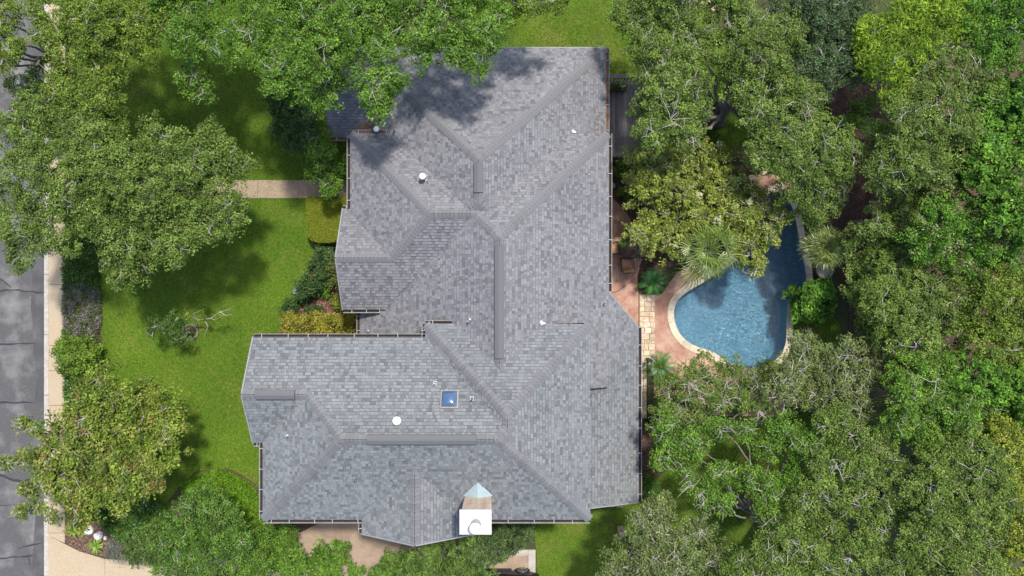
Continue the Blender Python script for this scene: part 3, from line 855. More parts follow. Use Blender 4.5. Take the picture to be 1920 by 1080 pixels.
# ------------------------------------------------------------------ swimming pool
pool = empty('swimming_pool', (*XY(1390, 580), 0))
tag(pool, 'free form swimming pool with blue water and pale limestone coping', 'pool')
n = len(pool_w); deep = offset_loop(pool_w, -.35)
def pd(p): return -1.1-.5*max(0, min(1, (p[1]+3)/8))
bv = [(x, y, .0) for x, y in pool_w]+[(x, y, -.85) for x, y in offset_loop(pool_w, -.03)]+[(x, y, pd((x, y))) for x, y in deep]
bf = [(i, (i+1) % n, n+(i+1) % n, n+i) for i in range(n)]+[(n+i, n+(i+1) % n, 2*n+(i+1) % n, 2*n+i) for i in range(n)]+[tuple(range(2*n, 3*n))]
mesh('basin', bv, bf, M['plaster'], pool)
mesh('water', [(x, y, -.09) for x, y in offset_loop(pool_w, -.004)], [tuple(range(n))], M['water'], pool)
i = 0
inn = offset_loop(pool_w, -.03)
while i < n:
    step = random.choice((2, 3)); j = min(i+step, n)
    a = [inn[k % n] for k in range(i, j+1)]; c = [pool_out[k % n] for k in range(i, j+1)]
    loop = a+c[::-1]
    cx = sum(p[0] for p in loop)/len(loop); cy = sum(p[1] for p in loop)/len(loop)
    loop = [(cx+(x-cx)*.975, cy+(y-cy)*.985) for x, y in loop]
    b = MB(); b.prism(loop, -.02, .045+random.uniform(-.004, .006)); b.build('coping_stone', M['coping'], pool)
    i = j
# fallen leaf sprigs floating on the water
SPR = ['topmost left dark sprig floating in mid pool','topmost right dark sprig floating in mid pool','dark sprig floating just below the top pair','dark sprig floating nearest the lower pool wall','long dark sprig floating at the pool centre','dark sprig floating furthest left in the pool','dark sprig floating furthest right in the pool','lowest dark sprig floating in the pool','dark sprig floating just above the two lowest ones']
for k, (px, py, a) in enumerate(((1398,575,.3),(1412,573,.1),(1404,594,-.6),(1430,637,1.3),(1420,605,-.7),(1390,600,.2),(1445,600,.8),(1435,660,.1),(1436,625,.9))):
    x, y = XY(px, py, -.08); b = MB(); L = random.uniform(.12, .3)
    b.bar((x-L*math.cos(a)/2, y-L*math.sin(a)/2, -.082), (x+L*math.cos(a)/2, y+L*math.sin(a)/2, -.082), .02, .008)
    for q in range(4):
        t = (q/3-.5)*L; lx, ly = x+t*math.cos(a), y+t*math.sin(a); aa = a+random.choice((-1, 1))*random.uniform(.6, 1.2)
        b.bar((lx, ly, -.081), (lx+.05*math.cos(aa), ly+.05*math.sin(aa), -.081), .025, .006)
    tag(b.build('floating_sprig', M['soil']), SPR[k], 'sprig', 'sprigs on the pool water')

# ------------------------------------------------------------------ limestone path strip between patio and pool terrace
strip = empty('stone_path', (*XY(1212, 610), 0))
tag(strip, 'cream limestone block path beside the pink patio', 'path')
y = 553
rows = 0
while y < 690:
    x = 1199.0
    hrow = random.uniform(7, 13)
    while x < 1227:
        w = min(random.choice((7, 9, 13, 18)), 1227.5-x)
        if 1227.5-x-w < 4: w = 1227.5-x
        (x0, y0), (x1, y1) = XY(x+.5, y+.5), XY(x+w-.5, y+hrow-.5)
        j = lambda: random.uniform(-.018, .018)
        b = MB(); b.prism([(x0+j(), y0+j()), (x1+j(), y0+j()), (x1+j(), y1+j()), (x0+j(), y1+j())], -.02, .05+random.uniform(-.012, .018)); b.build('stone', M['flag'], strip)
        x += w
    y += hrow
sheet('stone_path_bed', [(1198.5,552),(1228,552),(1228,692),(1198.5,692)], .024, M['patio'])

# stone landing and iron fence beside the rear wall
land = empty('stone_landing', (*XY(1206, 735), 0)); tag(land, 'narrow stone landing behind the black iron fence', 'landing')
y = 678
while y < 784:
    h_ = random.uniform(9, 18); (x0, y0), (x1, y1) = XY(1190, y+.4), XY(1212, min(y+h_, 785)-.4)
    b = MB(); b.box(x0, x1, y1, y0, -.02, .04+random.uniform(0, .02)); b.build('stone', M['flag'], land); y += h_
fence = empty('iron_fence', (*XY(1214, 740), 0)); tag(fence, 'low black iron fence along the stone landing', 'fence')
xf, ya = XY(1213.5, 672); yb_ = XY(0, 788)[1]
for zz in (.12, .95): b = MB(); b.bar((xf, ya, zz), (xf, yb_, zz), .03, .03); b.build('rail', M['black'], fence)
for zz in (.12, .95): b = MB(); b.bar((xf, yb_, zz), (XY(1195, 0)[0], yb_, zz), .03, .03); b.build('rail', M['black'], fence)
k = 0
while ya-k*.115 > yb_:
    b = MB(); b.bar((xf, ya-k*.115, .02), (xf, ya-k*.115, 1.02), .016, .016, up=(0, 1, 0)); b.build('picket', M['black'], fence); k += 1
for k in range(5): b = MB(); xx = XY(1196+k*4, 0)[0]; b.bar((xx, yb_, .02), (xx, yb_, 1.02), .016, .016, up=(0, 1, 0)); b.build('picket', M['black'], fence)
for yy_ in (ya, yb_): b = MB(); b.box(xf-.05, xf+.05, yy_-.05, yy_+.05, 0, 1.12, .02); b.build('post', M['black'], fence)

# stone gate pillars at the lower right corner of the house
for px, py, lab in ((1162, 944, 'squat tan stone pillar against the lower right house corner'), (1168, 1003, 'free standing tan stone pillar in the shaded side lawn')):
    x, y = XY(px, py, .9); p_ = empty('stone_pillar', (x, y, 0)); tag(p_, lab, 'pillar')
    b = MB(); b.box(x-.13, x+.13, y-.13, y+.13, 0, .9); b.build('shaft', M['limewall'], p_)
    b = MB(); b.box(x-.17, x+.17, y-.17, y+.17, .9, .97, .015); b.build('cap_stone', M['brownpost'], p_)
x, y = XY(1146, 947, .5); b = MB(); b.box(x-.2, x+.2, y-.1, y+.16, 0, .5, .02)
tag(b.build('stone_step', M['limewall']), 'small pale stone step beside the corner pillar', 'step')

# ------------------------------------------------------------------ timber deck
deck = empty('timber_deck', (*XY(1165, 215), 0)); tag(deck, 'grey timber deck with boards running along the house wall', 'deck')
zd = .45; x0 = XY(1115, 0, zd)[0]; yt, yb2 = XY(0, 158, zd)[1], XY(0, 288, zd)[1]
for k in range(16):
    xx = x0+k*.145; b = MB(); b.box(xx, xx+.136, yb2, yt, zd-.04, zd+random.uniform(-.003, .003), .006); b.build('board', M['deck'], deck)
b = MB(); b.box(x0, x0+16*.145, yb2-.05, yb2-.003, .0, zd-.05); b.box(x0, x0+16*.145, yt+.003, yt+.05, .0, zd-.05); b.build('deck_skirt', M['deck'], deck)
for py, nm in ((143, 0), (290, 1)):
    zz = 1.35 if nm == 0 else 1.15
    yy_ = XY(0, py, zz)[1]; b = MB(); b.box(x0, x0+16*.145, yy_-.09, yy_+.09, zz-.05, zz, .01); b.build('top_rail', M['deck'], deck)
    b = MB(); b.box(x0, x0+16*.145, yy_-.03, yy_+.03, zd+.12, zd+.17); b.build('bottom_rail', M['deck'], deck)
    for k in range(14):
        xx = x0+.08+k*.165; b = MB(); b.box(xx-.018, xx+.018, yy_-.018, yy_+.018, zd+.17, zz-.05); b.build('baluster', M['deck'], deck)
    for xx in (x0+.05, x0+16*.145-.05):
        b = MB(); b.box(xx-.05, xx+.05, yy_-.05, yy_+.05, 0, zz+.06, .01); b.build('post', M['deck'], deck)
xr_ = x0+16*.145; b = MB(); b.box(xr_-.06, xr_+.06, yb2, yt, 1.12, 1.17, .01); b.build('top_rail', M['deck'], deck)
for k in range(20):
    yy_ = yb2+.1+k*.17; b = MB(); b.box(xr_-.018, xr_+.018, yy_-.018, yy_+.018, zd, 1.12); b.build('baluster', M['deck'], deck)
plx, ply = XY(1158, 163, .8)
plb = empty('planter_box', (plx, ply, zd)); tag(plb, 'dark timber planter box on the end of the deck', 'planter')
b = MB()
for (a0, a1, c0, c1) in ((-.45,.45,-.14,-.11),(-.45,.45,.11,.14),(-.45,-.42,-.11,.11),(.42,.45,-.11,.11)): b.box(plx+a0, plx+a1, ply+c0, ply+c1, zd, zd+.35)
b.build('box_side', M['oldwood'], plb); b = MB(); b.box(plx-.42, plx+.42, ply-.11, ply+.11, zd, zd+.3); b.build('soil', M['soil'], plb)

# timber woodland path between the trees
path = empty('timber_path', (*XY(1640, 450), 0)); tag(path, 'brown timber board path running under the right hand oaks', 'path')
for k in range(70):
    py = 325+k*5.6; cx = 1640+8*math.sin(k*.07)
    (xa, ya_), (xb, yb3) = XY(cx-14, py), XY(cx+14, py+5.0)
    j = random.uniform(-.04, .04)
    b = MB(); b.box(xa+j, xb+j, yb3, ya_, .0, .05+random.uniform(-.01, .015)); b.build('board', M['oldwood'], path)
for (pxa, pya, pxb, pyb, lab) in ((1640,356,1672,370,'short brown timber bench slab beside the board path'),):
    (xa, ya_), (xb, yb3) = XY(pxa, pya, .4), XY(pxb, pyb, .4); be = empty('timber_bench', ((xa+xb)/2, (ya_+yb3)/2, 0)); tag(be, lab, 'bench')
    for k in range(3): b = MB(); yy_ = yb3+(ya_-yb3)*k/3; b.box(xa, xb, yy_+.005, yy_+(ya_-yb3)/3-.005, .36, .41, .006); b.build('seat_board', M['oldwood'], be)
    for xx in (xa+.06, xb-.06): b = MB(); b.box(xx-.04, xx+.04, yb3+.03, ya_-.03, 0, .36); b.build('leg', M['oldwood'], be)

# rocks
def rock(px, py, r, h, lab, mat='rock', name='rock', sq=1.0):
    cx, cy = XY(px, py); rg = random.Random(int(px*7+py)); vs2 = []; fs = []
    N = 9
    for lv, (rr, zz) in enumerate(((1.0, 0), (1.02, .5), (.78, .92))):
        for k in range(N):
            a = 2*math.pi*k/N; q = r*rr*rg.uniform(.78, 1.15)
            vs2.append((cx+q*math.cos(a)*sq, cy+q*math.sin(a), h*zz*rg.uniform(.9, 1.1)))
    vs2.append((cx+rg.uniform(-.1, .1)*r, cy, h))
    for lv in range(2):
        for k in range(N): fs.append((lv*N+k, lv*N+(k+1) % N, lv*N+N+(k+1) % N, lv*N+N+k))
    for k in range(N): fs.append((2*N+k, 2*N+(k+1) % N, 3*N))
    return tag(mesh(name, vs2, fs, M[mat]), lab, 'rock')
rock(167, 993, .26, .22, 'larger white limestone rock beside the spiky plants near the driveway')
rock(186, 1004, .22, .18, 'smaller white limestone rock next to the larger white rock')
rock(198, 1008, .10, .1, 'tiny white limestone rock at the end of the white rock row')
rock(1147, 348, .17, .16, 'round tan boulder in the dark bed by the rear gutter', 'brownpost')
for k, (px, py) in enumerate(((1300,770),(1312,775),(1322,771),(1332,777),(1345,752),(1322,752))):
    rock(px, py, .13+.03*(k % 3), .14, ('leftmost pale edging stone below the pool terrace','second pale edging stone from the left below the pool terrace','third pale edging stone in the row below the pool terrace',
         'rightmost pale edging stone of the row below the pool terrace','pale stone lying nearest the pool below the terrace','pale stone just above the edging row below the terrace')[k], 'flag')
for k in range(9):
    px, py = 1300+random.uniform(-22, 40), random.uniform(-6, 26)
    o = rock(px, py, random.uniform(.12, .22), .14, 'reddish stone in the rubble pile at the top edge', 'brownpost'); o['group'] = 'reddish rubble stones at the top edge'
for k, (px, py) in enumerate(((1418,318),(1432,322),(1409,335),(1462,345))):
    rock(px, py, .2, .12, ('flat tan stone at the upper pool tip, left of pair','flat tan stone at the upper pool tip, right of pair','tan stone nearest the crape myrtle at the pool tip','tan stone right behind the upper pool coping')[k], 'flag')

# ------------------------------------------------------------------ patio set
tx, ty = XY(1181, 467, .72)
tb = empty('patio_table', (tx, ty, 0)); tag(tb, 'round black mesh patio table', 'table')
b = MB(); rt = .50
for k in range(-9, 10):
    d = k*.052; hl = math.sqrt(max(0, rt*rt-d*d))
    if hl > .05:
        b.bar((tx+d, ty-hl, .72), (tx+d, ty+hl, .72), .018, .012); b.bar((tx-hl, ty+d, .727), (tx+hl, ty+d, .727), .018, .012)
b.build('mesh_top', M['black'], tb)
b = MB(); b.tube([(tx+rt*math.cos(a*math.pi/16), ty+rt*math.sin(a*math.pi/16), .722) for a in range(33)], .022, 6, False); b.build('rim', M['black'], tb)
for k in range(4):
    a = k*math.pi/2+.6; b = MB(); b.tube([(tx+.42*math.cos(a), ty+.42*math.sin(a), 0), (tx+.2*math.cos(a), ty+.2*math.sin(a), .4), (tx+.34*math.cos(a), ty+.34*math.sin(a), .715)], .018, 6); b.build('leg', M['black'], tb)
def patio_chair(px, py, ang, lab):
    x, y = XY(px, py, .45); c = empty('patio_chair', (x, y, 0)); tag(c, lab, 'chair', 'chairs around the patio table')
    def put(bm, nm, mt): bm.rot(ang).move((x, y, 0)); return bm.build(nm, M[mt], c)
    b = MB(); b.box(-.25, .25, -.26, .24, .42, .50, .03); put(b, 'seat_cushion', 'cushion')
    b = MB(); b.add([(-.25,-.24,.50),(.25,-.24,.50),(.25,-.36,.95),(-.25,-.36,.95),(-.25,-.33,.49),(.25,-.33,.49),(.25,-.44,.94),(-.25,-.44,.94)],
                    [(0,1,2,3),(7,6,5,4),(0,4,5,1),(1,5,6,2),(2,6,7,3),(3,7,4,0)]); put(b, 'back_cushion', 'cushion')
    b = MB(); b.bar((-.27,-.28,.40),(-.27,.26,.40),.03,.03); b.bar((.27,-.28,.40),(.27,.26,.40),.03,.03); b.bar((-.27,.26,.40),(.27,.26,.40),.03,.03); b.bar((-.27,-.28,.40),(.27,-.28,.40),.03,.03); put(b, 'seat_frame', 'black')
    b = MB(); b.tube([(-.27,-.34,.45),(-.27,-.47,.97),(0,-.49,1.0),(.27,-.47,.97),(.27,-.34,.45)], .016, 6); put(b, 'back_frame', 'black')
    for s_ in (-1, 1):
        b = MB(); b.tube([(s_*.30,-.40,.66),(s_*.31,0,.68),(s_*.30,.25,.66)], .02, 6); put(b, 'arm', 'black')
        b = MB(); b.tube([(s_*.30,.25,.66),(s_*.28,.27,.0)], .016, 6); put(b, 'leg', 'black')
        b = MB(); b.tube([(s_*.27,-.30,.42),(s_*.28,-.36,.0)], .016, 6); put(b, 'leg', 'black')
patio_chair(1150, 466, -math.pi/2+.15, 'tan cushioned patio chair between the table and the house gutter')
patio_chair(1175, 494, .08, 'tan cushioned patio chair on the near side below the table')
patio_chair(1207, 471, math.pi/2+.2, 'tan cushioned patio chair right of the table, half under leaves')
patio_chair(1187, 441, math.pi+.2, 'tan cushioned patio chair behind the table under the overhanging foliage')

# ------------------------------------------------------------------ black car at the bottom edge
car = empty('parked_car', (-.9, -14.87, 0)); tag(car, 'black car parked on the gravel at the bottom edge', 'car')
cx1_, cx0_, yc = 1.38, -3.3, -14.87
secs = [(0,.42,.72,.70),(.10,.30,.86,.80),(.5,.28,.94,.90),(1.25,.28,1.02,.94),(1.3,.28,1.04,.94),(3.6,.28,1.04,.95),(4.3,.28,.98,.92),(4.6,.34,.86,.84),(4.68,.45,.72,.74)]
cv = []; cf = []; N = 10
for s_, zb_, zt_, hw_ in secs:
    for k, (a, zz) in enumerate(((-1,0.08),(-1.0,.35),(-.99,.7),(-.93,.95),(-.5,1.0),(.5,1.0),(.93,.95),(.99,.7),(1.0,.35),(1,0.08))):
        cv.append((cx1_-s_, yc+a*hw_, zb_+(zt_-zb_)*zz))
for i in range(len(secs)-1):
    for k in range(N-1): cf.append((i*N+k, i*N+k+1, (i+1)*N+k+1, (i+1)*N+k))
cf += [tuple(range(N)), tuple(range((len(secs)-1)*N, len(secs)*N))[::-1]]
mesh('body', cv, cf, M['carpaint'], car, smooth=True)
gv = []; gf = []
for s_, zt_, hw_ in ((1.0,.98,.82),(1.7,1.5,.66),(3.5,1.52,.66),(4.2,1.0,.80)):
    for a, zz in ((-1,.95),(-.9,zt_-.04),(-.6,zt_),(.6,zt_),(.9,zt_-.04),(1,.95)): gv.append((cx1_-s_, yc+a*hw_, zz))
for i in range(3):
    for k in range(5): gf.append((i*6+k, i*6+k+1, (i+1)*6+k+1, (i+1)*6+k))
mesh('cabin_glass', gv, gf, M['glass'], car)
b = MB(); b.box(cx1_-3.4, cx1_-1.75, yc-.60, yc+.60, 1.505, 1.55, .02); b.build('cabin_top', M['carpaint'], car)
for sx_ in (.86, 3.75):
    for sy_ in (-1, 1):
        wx_, wy_ = cx1_-sx_, yc+sy_*.86
        b = MB(); b.tube([(wx_, wy_-.11, .36), (wx_, wy_-.10, .36), (wx_, wy_+.10, .36), (wx_, wy_+.11, .36)], [.32,.36,.36,.32], 24); wh = b.build('wheel', M['tyre'], car)
        b = MB(); yo = wy_+sy_*.112
        b.tube([(wx_, yo, .36), (wx_, yo+sy_*.006, .36)], .06, 12)
        for k in range(5): a = k*1.2566+.3; b.bar((wx_, yo, .36), (wx_+.22*math.cos(a), yo, .36+.22*math.sin(a)), .05, .02)
        b.tube([(wx_+.235*math.cos(q*.2618), yo, .36+.235*math.sin(q*.2618)) for q in range(25)], .018, 6, False)
        b.build('rim', M['alloy'], wh)
b = MB(); b.box(cx1_-3.2, cx1_-1.4, yc+.90, yc+1.02, .28, .33, .01); b.build('running_board', M['black'], car)
b = MB(); b.box(cx1_-2.2, cx1_-1.95, yc+.955, yc+.975, .74, .77); b.build('door_handle', M['alloy'], car)

# ------------------------------------------------------------------ foliage tools
def rand_unit(n):
    v = RNG.normal(size=(n, 3)); return v/np.linalg.norm(v, axis=1, keepdims=True)
def leaf_quads(c, nrm, l, w, tan=None, fold=.12):
    """c (n,3) centres, nrm (n,3), l, w arrays: diamond shaped leaves"""
    n = len(c)
    t = rand_unit(n) if tan is None else tan
    t = t-nrm*np.sum(t*nrm, axis=1, keepdims=True); t /= np.linalg.norm(t, axis=1, keepdims=True)+1e-9
    bb = np.cross(nrm, t)
    V = np.empty((n, 4, 3), np.float32); l = np.broadcast_to(l, (n,))[:, None]; w = np.broadcast_to(w, (n,))[:, None]
    V[:, 0] = c-t*l/2; V[:, 1] = c+bb*w/2+nrm*w*fold+t*l*.06; V[:, 2] = c+t*l/2; V[:, 3] = c-bb*w/2+nrm*w*fold+t*l*.06
    return V.reshape(-1, 3), np.arange(4*n, dtype=np.int32).reshape(n, 4)
def lobe_world(lobes, z):
    out = []
    for L in lobes:
        px, py, r = L[:3]; zz = z+(L[3] if len(L) > 3 else RNG.uniform(-.5, .5))
        x, y, _ = P(px, py, zz); out.append((x, y, zz, r*(H-zz)/F))
    return out
def foliage(name, lobes, pal, dens, parent, leaf=(.100, .050), lpc=48, clump=.24, flat=.62, up=.8, mat='leaf', flowers=None, fringe=.45, spread=1.0):
    Cn = []; Cl = []; Cd = []
    for (x, y, z, r) in lobes:
        nl = dens*1.45*(.13*.062)/(leaf[0]*leaf[1])**.5/(.13*.062)**.5*math.pi*r*r if leaf[0] < .12 else dens*math.pi*r*r*1.1
        nc = max(5, int(nl/lpc))
        d = rand_unit(nc); d[:, 2] = np.where(d[:, 2] < -.25, -d[:, 2], d[:, 2])
        ph = np.arctan2(d[:, 1], d[:, 0]); k1, k2 = RNG.uniform(0, 6.28, 2)
        wob = 1+.16*np.sin(3*ph+k1)+.10*np.sin(5*ph+k2)
        rr = r*wob*RNG.uniform(.35, 1.0, nc)**.5*spread
        fr = RNG.random(nc) < .12
        rr = np.where(fr, rr*(1+fringe*RNG.random(nc)), rr)
        c = np.stack([x+d[:, 0]*rr, y+d[:, 1]*rr, z+d[:, 2]*rr*flat], axis=1)
        Cn.append(c); Cd.append(d)
    Cn = np.concatenate(Cn); Cd = np.concatenate(Cd); nc = len(Cn)
    per = RNG.integers(int(lpc*.6), int(lpc*1.4), nc)
    idx = np.repeat(np.arange(nc), per); n = len(idx)
    size = clump*RNG.uniform(.6, 1.35, nc)
    off = rand_unit(n)*(RNG.random((n, 1))**.45)*size[idx][:, None]; off[:, 2] *= .6
    c = Cn[idx]+off
    nr = rand_unit(n)*.8+np.array((0, 0, up))+Cd[idx]*.25+off/size[idx][:, None]*.35
    nr /= np.linalg.norm(nr, axis=1, keepdims=True)
    sz = RNG.uniform(.7, 1.25, n)
    V, Fq = leaf_quads(c, nr, leaf[0]*sz, leaf[1]*sz)
    pal = np.array(pal); pc2 = pal[RNG.integers(0, len(pal), nc)]*RNG.uniform(.66, 1.3, (nc, 1))
    col = pc2[idx]*RNG.uniform(.5, 1.6, (n, 1))
    if flowers:
        fc, frac = flowers; tops = (RNG.random(nc) < frac) & (Cd[:, 2] > .2)
        m = tops[idx] & (RNG.random(n) < .55); col[m] = np.array(fc)*RNG.uniform(.7, 1.2, (m.sum(), 1))
    o = npmesh(name, V, Fq, M[mat], parent, cols=col)
    return o, Cn
def bez(p, q, bend, n=6):
    p = np.array(p, float); q = np.array(q, float); mid = (p+q)/2+np.array(bend)
    return [tuple((1-t)**2*p+2*t*(1-t)*mid+t*t*q) for t in np.linspace(0, 1, n)]
def skeleton(base, lobes, clumps, parent, r0=.22, fork=.45, twigs=7, twigmat='twig', tw_r=.026, high=.15):
    zc = float(np.mean([l[2] for l in lobes])); bx, by = base
    b = MB(); top = (bx+random.uniform(-.3, .3), by+random.uniform(-.3, .3), zc*fork)
    b.tube(bez((bx, by, -.05), top, (random.uniform(-.2, .2), random.uniform(-.2, .2), 0), 5), [r0*1.35, r0*1.1, r0, r0*.95, r0*.9], 9)
    b.build('trunk', M['bark'], parent, smooth=True)
    b = MB(); t = MB()
    for (x, y, z, r) in lobes:
        d = math.hypot(x-bx, y-by); rl = r0*.42*max(.35, 1-d*.06)
        end = (x, y, z+r*high)
        lp = bez(top, end, (random.uniform(-.7, .7), random.uniform(-.7, .7), .25*zc*.3), 11); wob = np.zeros(3)
        for q_ in range(1, 10):
            wob = wob*.6+np.array((random.uniform(-.13, .13), random.uniform(-.13, .13), random.uniform(-.08, .08))); lp[q_] = tuple(np.array(lp[q_])+wob)
        b.tube(lp, [rl*(1-.07*i) for i in range(11)], 6)
        near = [k for k in range(len(clumps)) if (clumps[k][0]-x)**2+(clumps[k][1]-y)**2 < r*r*1.3 and clumps[k][2] > z-.1]
        random.shuffle(near)
        for k in near[:twigs]:
            q = clumps[k]; mid = (random.uniform(-.15, .15), random.uniform(-.15, .15), random.uniform(.05, .3))
            pts = bez(end, (q[0], q[1], q[2]+random.uniform(.0, .22)), mid, 5)
            pts = [(p_[0]+random.uniform(-.05, .05), p_[1]+random.uniform(-.05, .05), p_[2]) for p_ in pts]
            pts[0] = end
            t.tube(pts, [tw_r*1.5, tw_r*1.25, tw_r, tw_r*.7, tw_r*.4], 5, False)
            for _ in range(2):
                s_ = pts[random.choice((2, 3))]; e_ = (s_[0]+random.uniform(-.45, .45), s_[1]+random.uniform(-.45, .45), s_[2]+random.uniform(-.05, .25))
                t.tube([s_, ((s_[0]+e_[0])/2+random.uniform(-.06, .06), (s_[1]+e_[1])/2+random.uniform(-.06, .06), (s_[2]+e_[2])/2+.03), e_], [tw_r*.7, tw_r*.5, tw_r*.25], 4, False)
    br = b.build('limbs', M['bark'], parent, smooth=True)
    if t.v: tag(t.build('twigs', M[twigmat], br, smooth=True), kind='stuff')
def tree(name, label, cat, lobes, z, pal, dens=780, base=None, group=None, r0=.22, twigs=5, high=.15, tw_r=.017, **kw):
    twigs = max(1, round(twigs*.6))
    lw = lobe_world(lobes, z)
    if base is None: bx, by = np.mean([l[0] for l in lw]), np.mean([l[1] for l in lw])
    else: bx, by = XY(*base)
    root = empty(name, (bx, by, 0)); tag(root, label, cat, group)
    o, cl = foliage('crown', lw, pal, dens, root, **kw)
    skeleton((bx, by), lw, cl, root, r0=r0, twigs=twigs, high=high, tw_r=tw_r)
    return root
def shrub(name, label, cat, lobes, z, pal, dens=900, group=None, **kw):
    lw = lobe_world(lobes, z); bx, by = np.mean([l[0] for l in lw]), np.mean([l[1] for l in lw])
    root = empty(name, (bx, by, 0)); tag(root, label, cat, group)
    o, cl = foliage('foliage', lw, pal, dens, root, **kw)
    b = MB()
    for (x, y, zz, r) in lw:
        for _ in range(3): b.tube(bez((bx+random.uniform(-.08, .08), by+random.uniform(-.08, .08), 0), (x+random.uniform(-.5, .5)*r, y+random.uniform(-.5, .5)*r, zz), (0, 0, .1), 4), [.03, .025, .018, .01], 5)
    b.build('stems', M['bark'], root)
    return root
def in_poly(pts, poly):
    x, y = pts[:, 0], pts[:, 1]; ins = np.zeros(len(pts), bool); n = len(poly)
    for i in range(n):
        x0, y0 = poly[i]; x1, y1 = poly[(i+1) % n]
        c = ((y0 > y) != (y1 > y)) & (x < (x1-x0)*(y-y0)/(y1-y0+1e-12)+x0); ins ^= c
    return ins
def scatter(poly_px, dens, px=True):
    poly = [XY(*p) for p in poly_px] if px else poly_px
    a = np.array(poly); lo, hi = a.min(0), a.max(0); n = int(dens*(hi[0]-lo[0])*(hi[1]-lo[1]))
    p = RNG.uniform(lo, hi, (n, 2)); return p[in_poly(p, poly)]
def lump(p, s=1.6, seed=0.):
    return (np.sin(p[:, 0]*s+seed)*np.cos(p[:, 1]*s*1.2+seed*2)+.6*np.sin(p[:, 0]*s*2.3+1+seed)*np.sin(p[:, 1]*s*2.1+2)+1.6)/3.2
def cover(name, label, cat, poly, pal, dens=1100, h=.35, leaf=(.11, .05), up=.8, kind='stuff', mat='leaf', flowers=None, s=3.0, parent=None):
    p = scatter(poly, dens); n = len(p)
    hh = lump(p, s, len(poly)*.7)
    z = h*(.25+.75*hh)*RNG.uniform(.25, 1.0, n)+.02
    c = np.column_stack([p, z]); nr = rand_unit(n)*.85+np.array((0, 0, up)); nr /= np.linalg.norm(nr, axis=1, keepdims=True)
    sz = RNG.uniform(.7, 1.3, n); V, Fq = leaf_quads(c, nr, leaf[0]*sz, leaf[1]*sz)
    pal = np.array(pal); cell = (np.floor(p[:, 0]*3)*31+np.floor(p[:, 1]*3)*17).astype(int) % len(pal)
    pick = np.where(RNG.random(n) < .5, cell, RNG.integers(0, len(pal), n))
    col = pal[pick]*RNG.uniform(.7, 1.3, (n, 1))
    if flowers:
        m = (RNG.random(n) < flowers[1]) & (z > h*.3); col[m] = flowers[0]
    o = npmesh(name, V, Fq, M[mat], parent, cols=col)
    tag(o, label, cat, kind=kind); return o

# ------------------------------------------------------------------ grass and mulch
def grass(name, label, polys, dens, pal, keep=None):
    P_ = np.concatenate([scatter(pl, dens) for pl in polys])
    P_ = P_[(np.abs(P_[:, 0]) < 27) & (np.abs(P_[:, 1]) < 15.5)]
    n = len(P_); a = RNG.uniform(0, 6.283, n); l = RNG.uniform(.05, .11, n); w = RNG.uniform(.012, .026, n); hz = RNG.uniform(.02, .055, n)
    V = np.empty((n, 3, 3), np.float32); ca, sa = np.cos(a), np.sin(a)
    V[:, 0] = np.column_stack([P_[:, 0]-sa*w, P_[:, 1]+ca*w, np.full(n, .004)]); V[:, 1] = np.column_stack([P_[:, 0]+sa*w, P_[:, 1]-ca*w, np.full(n, .004)])
    V[:, 2] = np.column_stack([P_[:, 0]+ca*l, P_[:, 1]+sa*l, .006+hz])
    pal = np.array(pal); k = lump(P_, .8, 2.); k2 = lump(P_, 2.9, 5.)
    base = pal[0]*(1-k)[:, None]+pal[1]*k[:, None]; base = base*(1-.35*(k2 > .62))[:, None]+pal[2]*(.35*(k2 > .62))[:, None]
    tag(npmesh(name, V.reshape(-1, 3), np.arange(3*n).reshape(n, 3), M['leaf'], cols=base*(.72+.5*lump(P_, .55, 9.))[:, None]*RNG.uniform(.6, 1.4, (n, 1))), label, 'grass', kind='stuff')
grass('grass', 'bright mown grass of the front lawn', [LAWN_L], 560, [(.074,.150,.007),(.110,.185,.010),(.145,.172,.020)])
grass('grass', 'darker mown grass behind and beside the house', [LAWN_T, LAWN_B, LAWN_R], 480, [(.078,.145,.008),(.12,.165,.014),(.19,.17,.045)])
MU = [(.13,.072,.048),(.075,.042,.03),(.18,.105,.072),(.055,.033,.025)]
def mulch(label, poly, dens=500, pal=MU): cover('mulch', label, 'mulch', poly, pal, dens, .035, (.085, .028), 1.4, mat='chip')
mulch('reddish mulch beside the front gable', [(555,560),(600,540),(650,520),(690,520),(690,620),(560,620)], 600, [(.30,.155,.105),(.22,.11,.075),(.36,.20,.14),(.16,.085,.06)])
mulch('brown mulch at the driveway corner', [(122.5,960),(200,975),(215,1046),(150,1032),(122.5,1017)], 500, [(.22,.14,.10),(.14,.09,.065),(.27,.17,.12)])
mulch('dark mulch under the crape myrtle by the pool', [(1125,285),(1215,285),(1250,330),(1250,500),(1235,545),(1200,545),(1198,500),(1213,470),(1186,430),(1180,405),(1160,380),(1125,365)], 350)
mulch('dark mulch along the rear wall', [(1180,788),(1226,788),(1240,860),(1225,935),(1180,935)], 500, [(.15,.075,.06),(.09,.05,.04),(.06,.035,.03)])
mulch('dark leaf litter under the right hand oaks', [(1540,160),(1700,160),(1700,760),(1600,760),(1590,560),(1530,420)], 260)

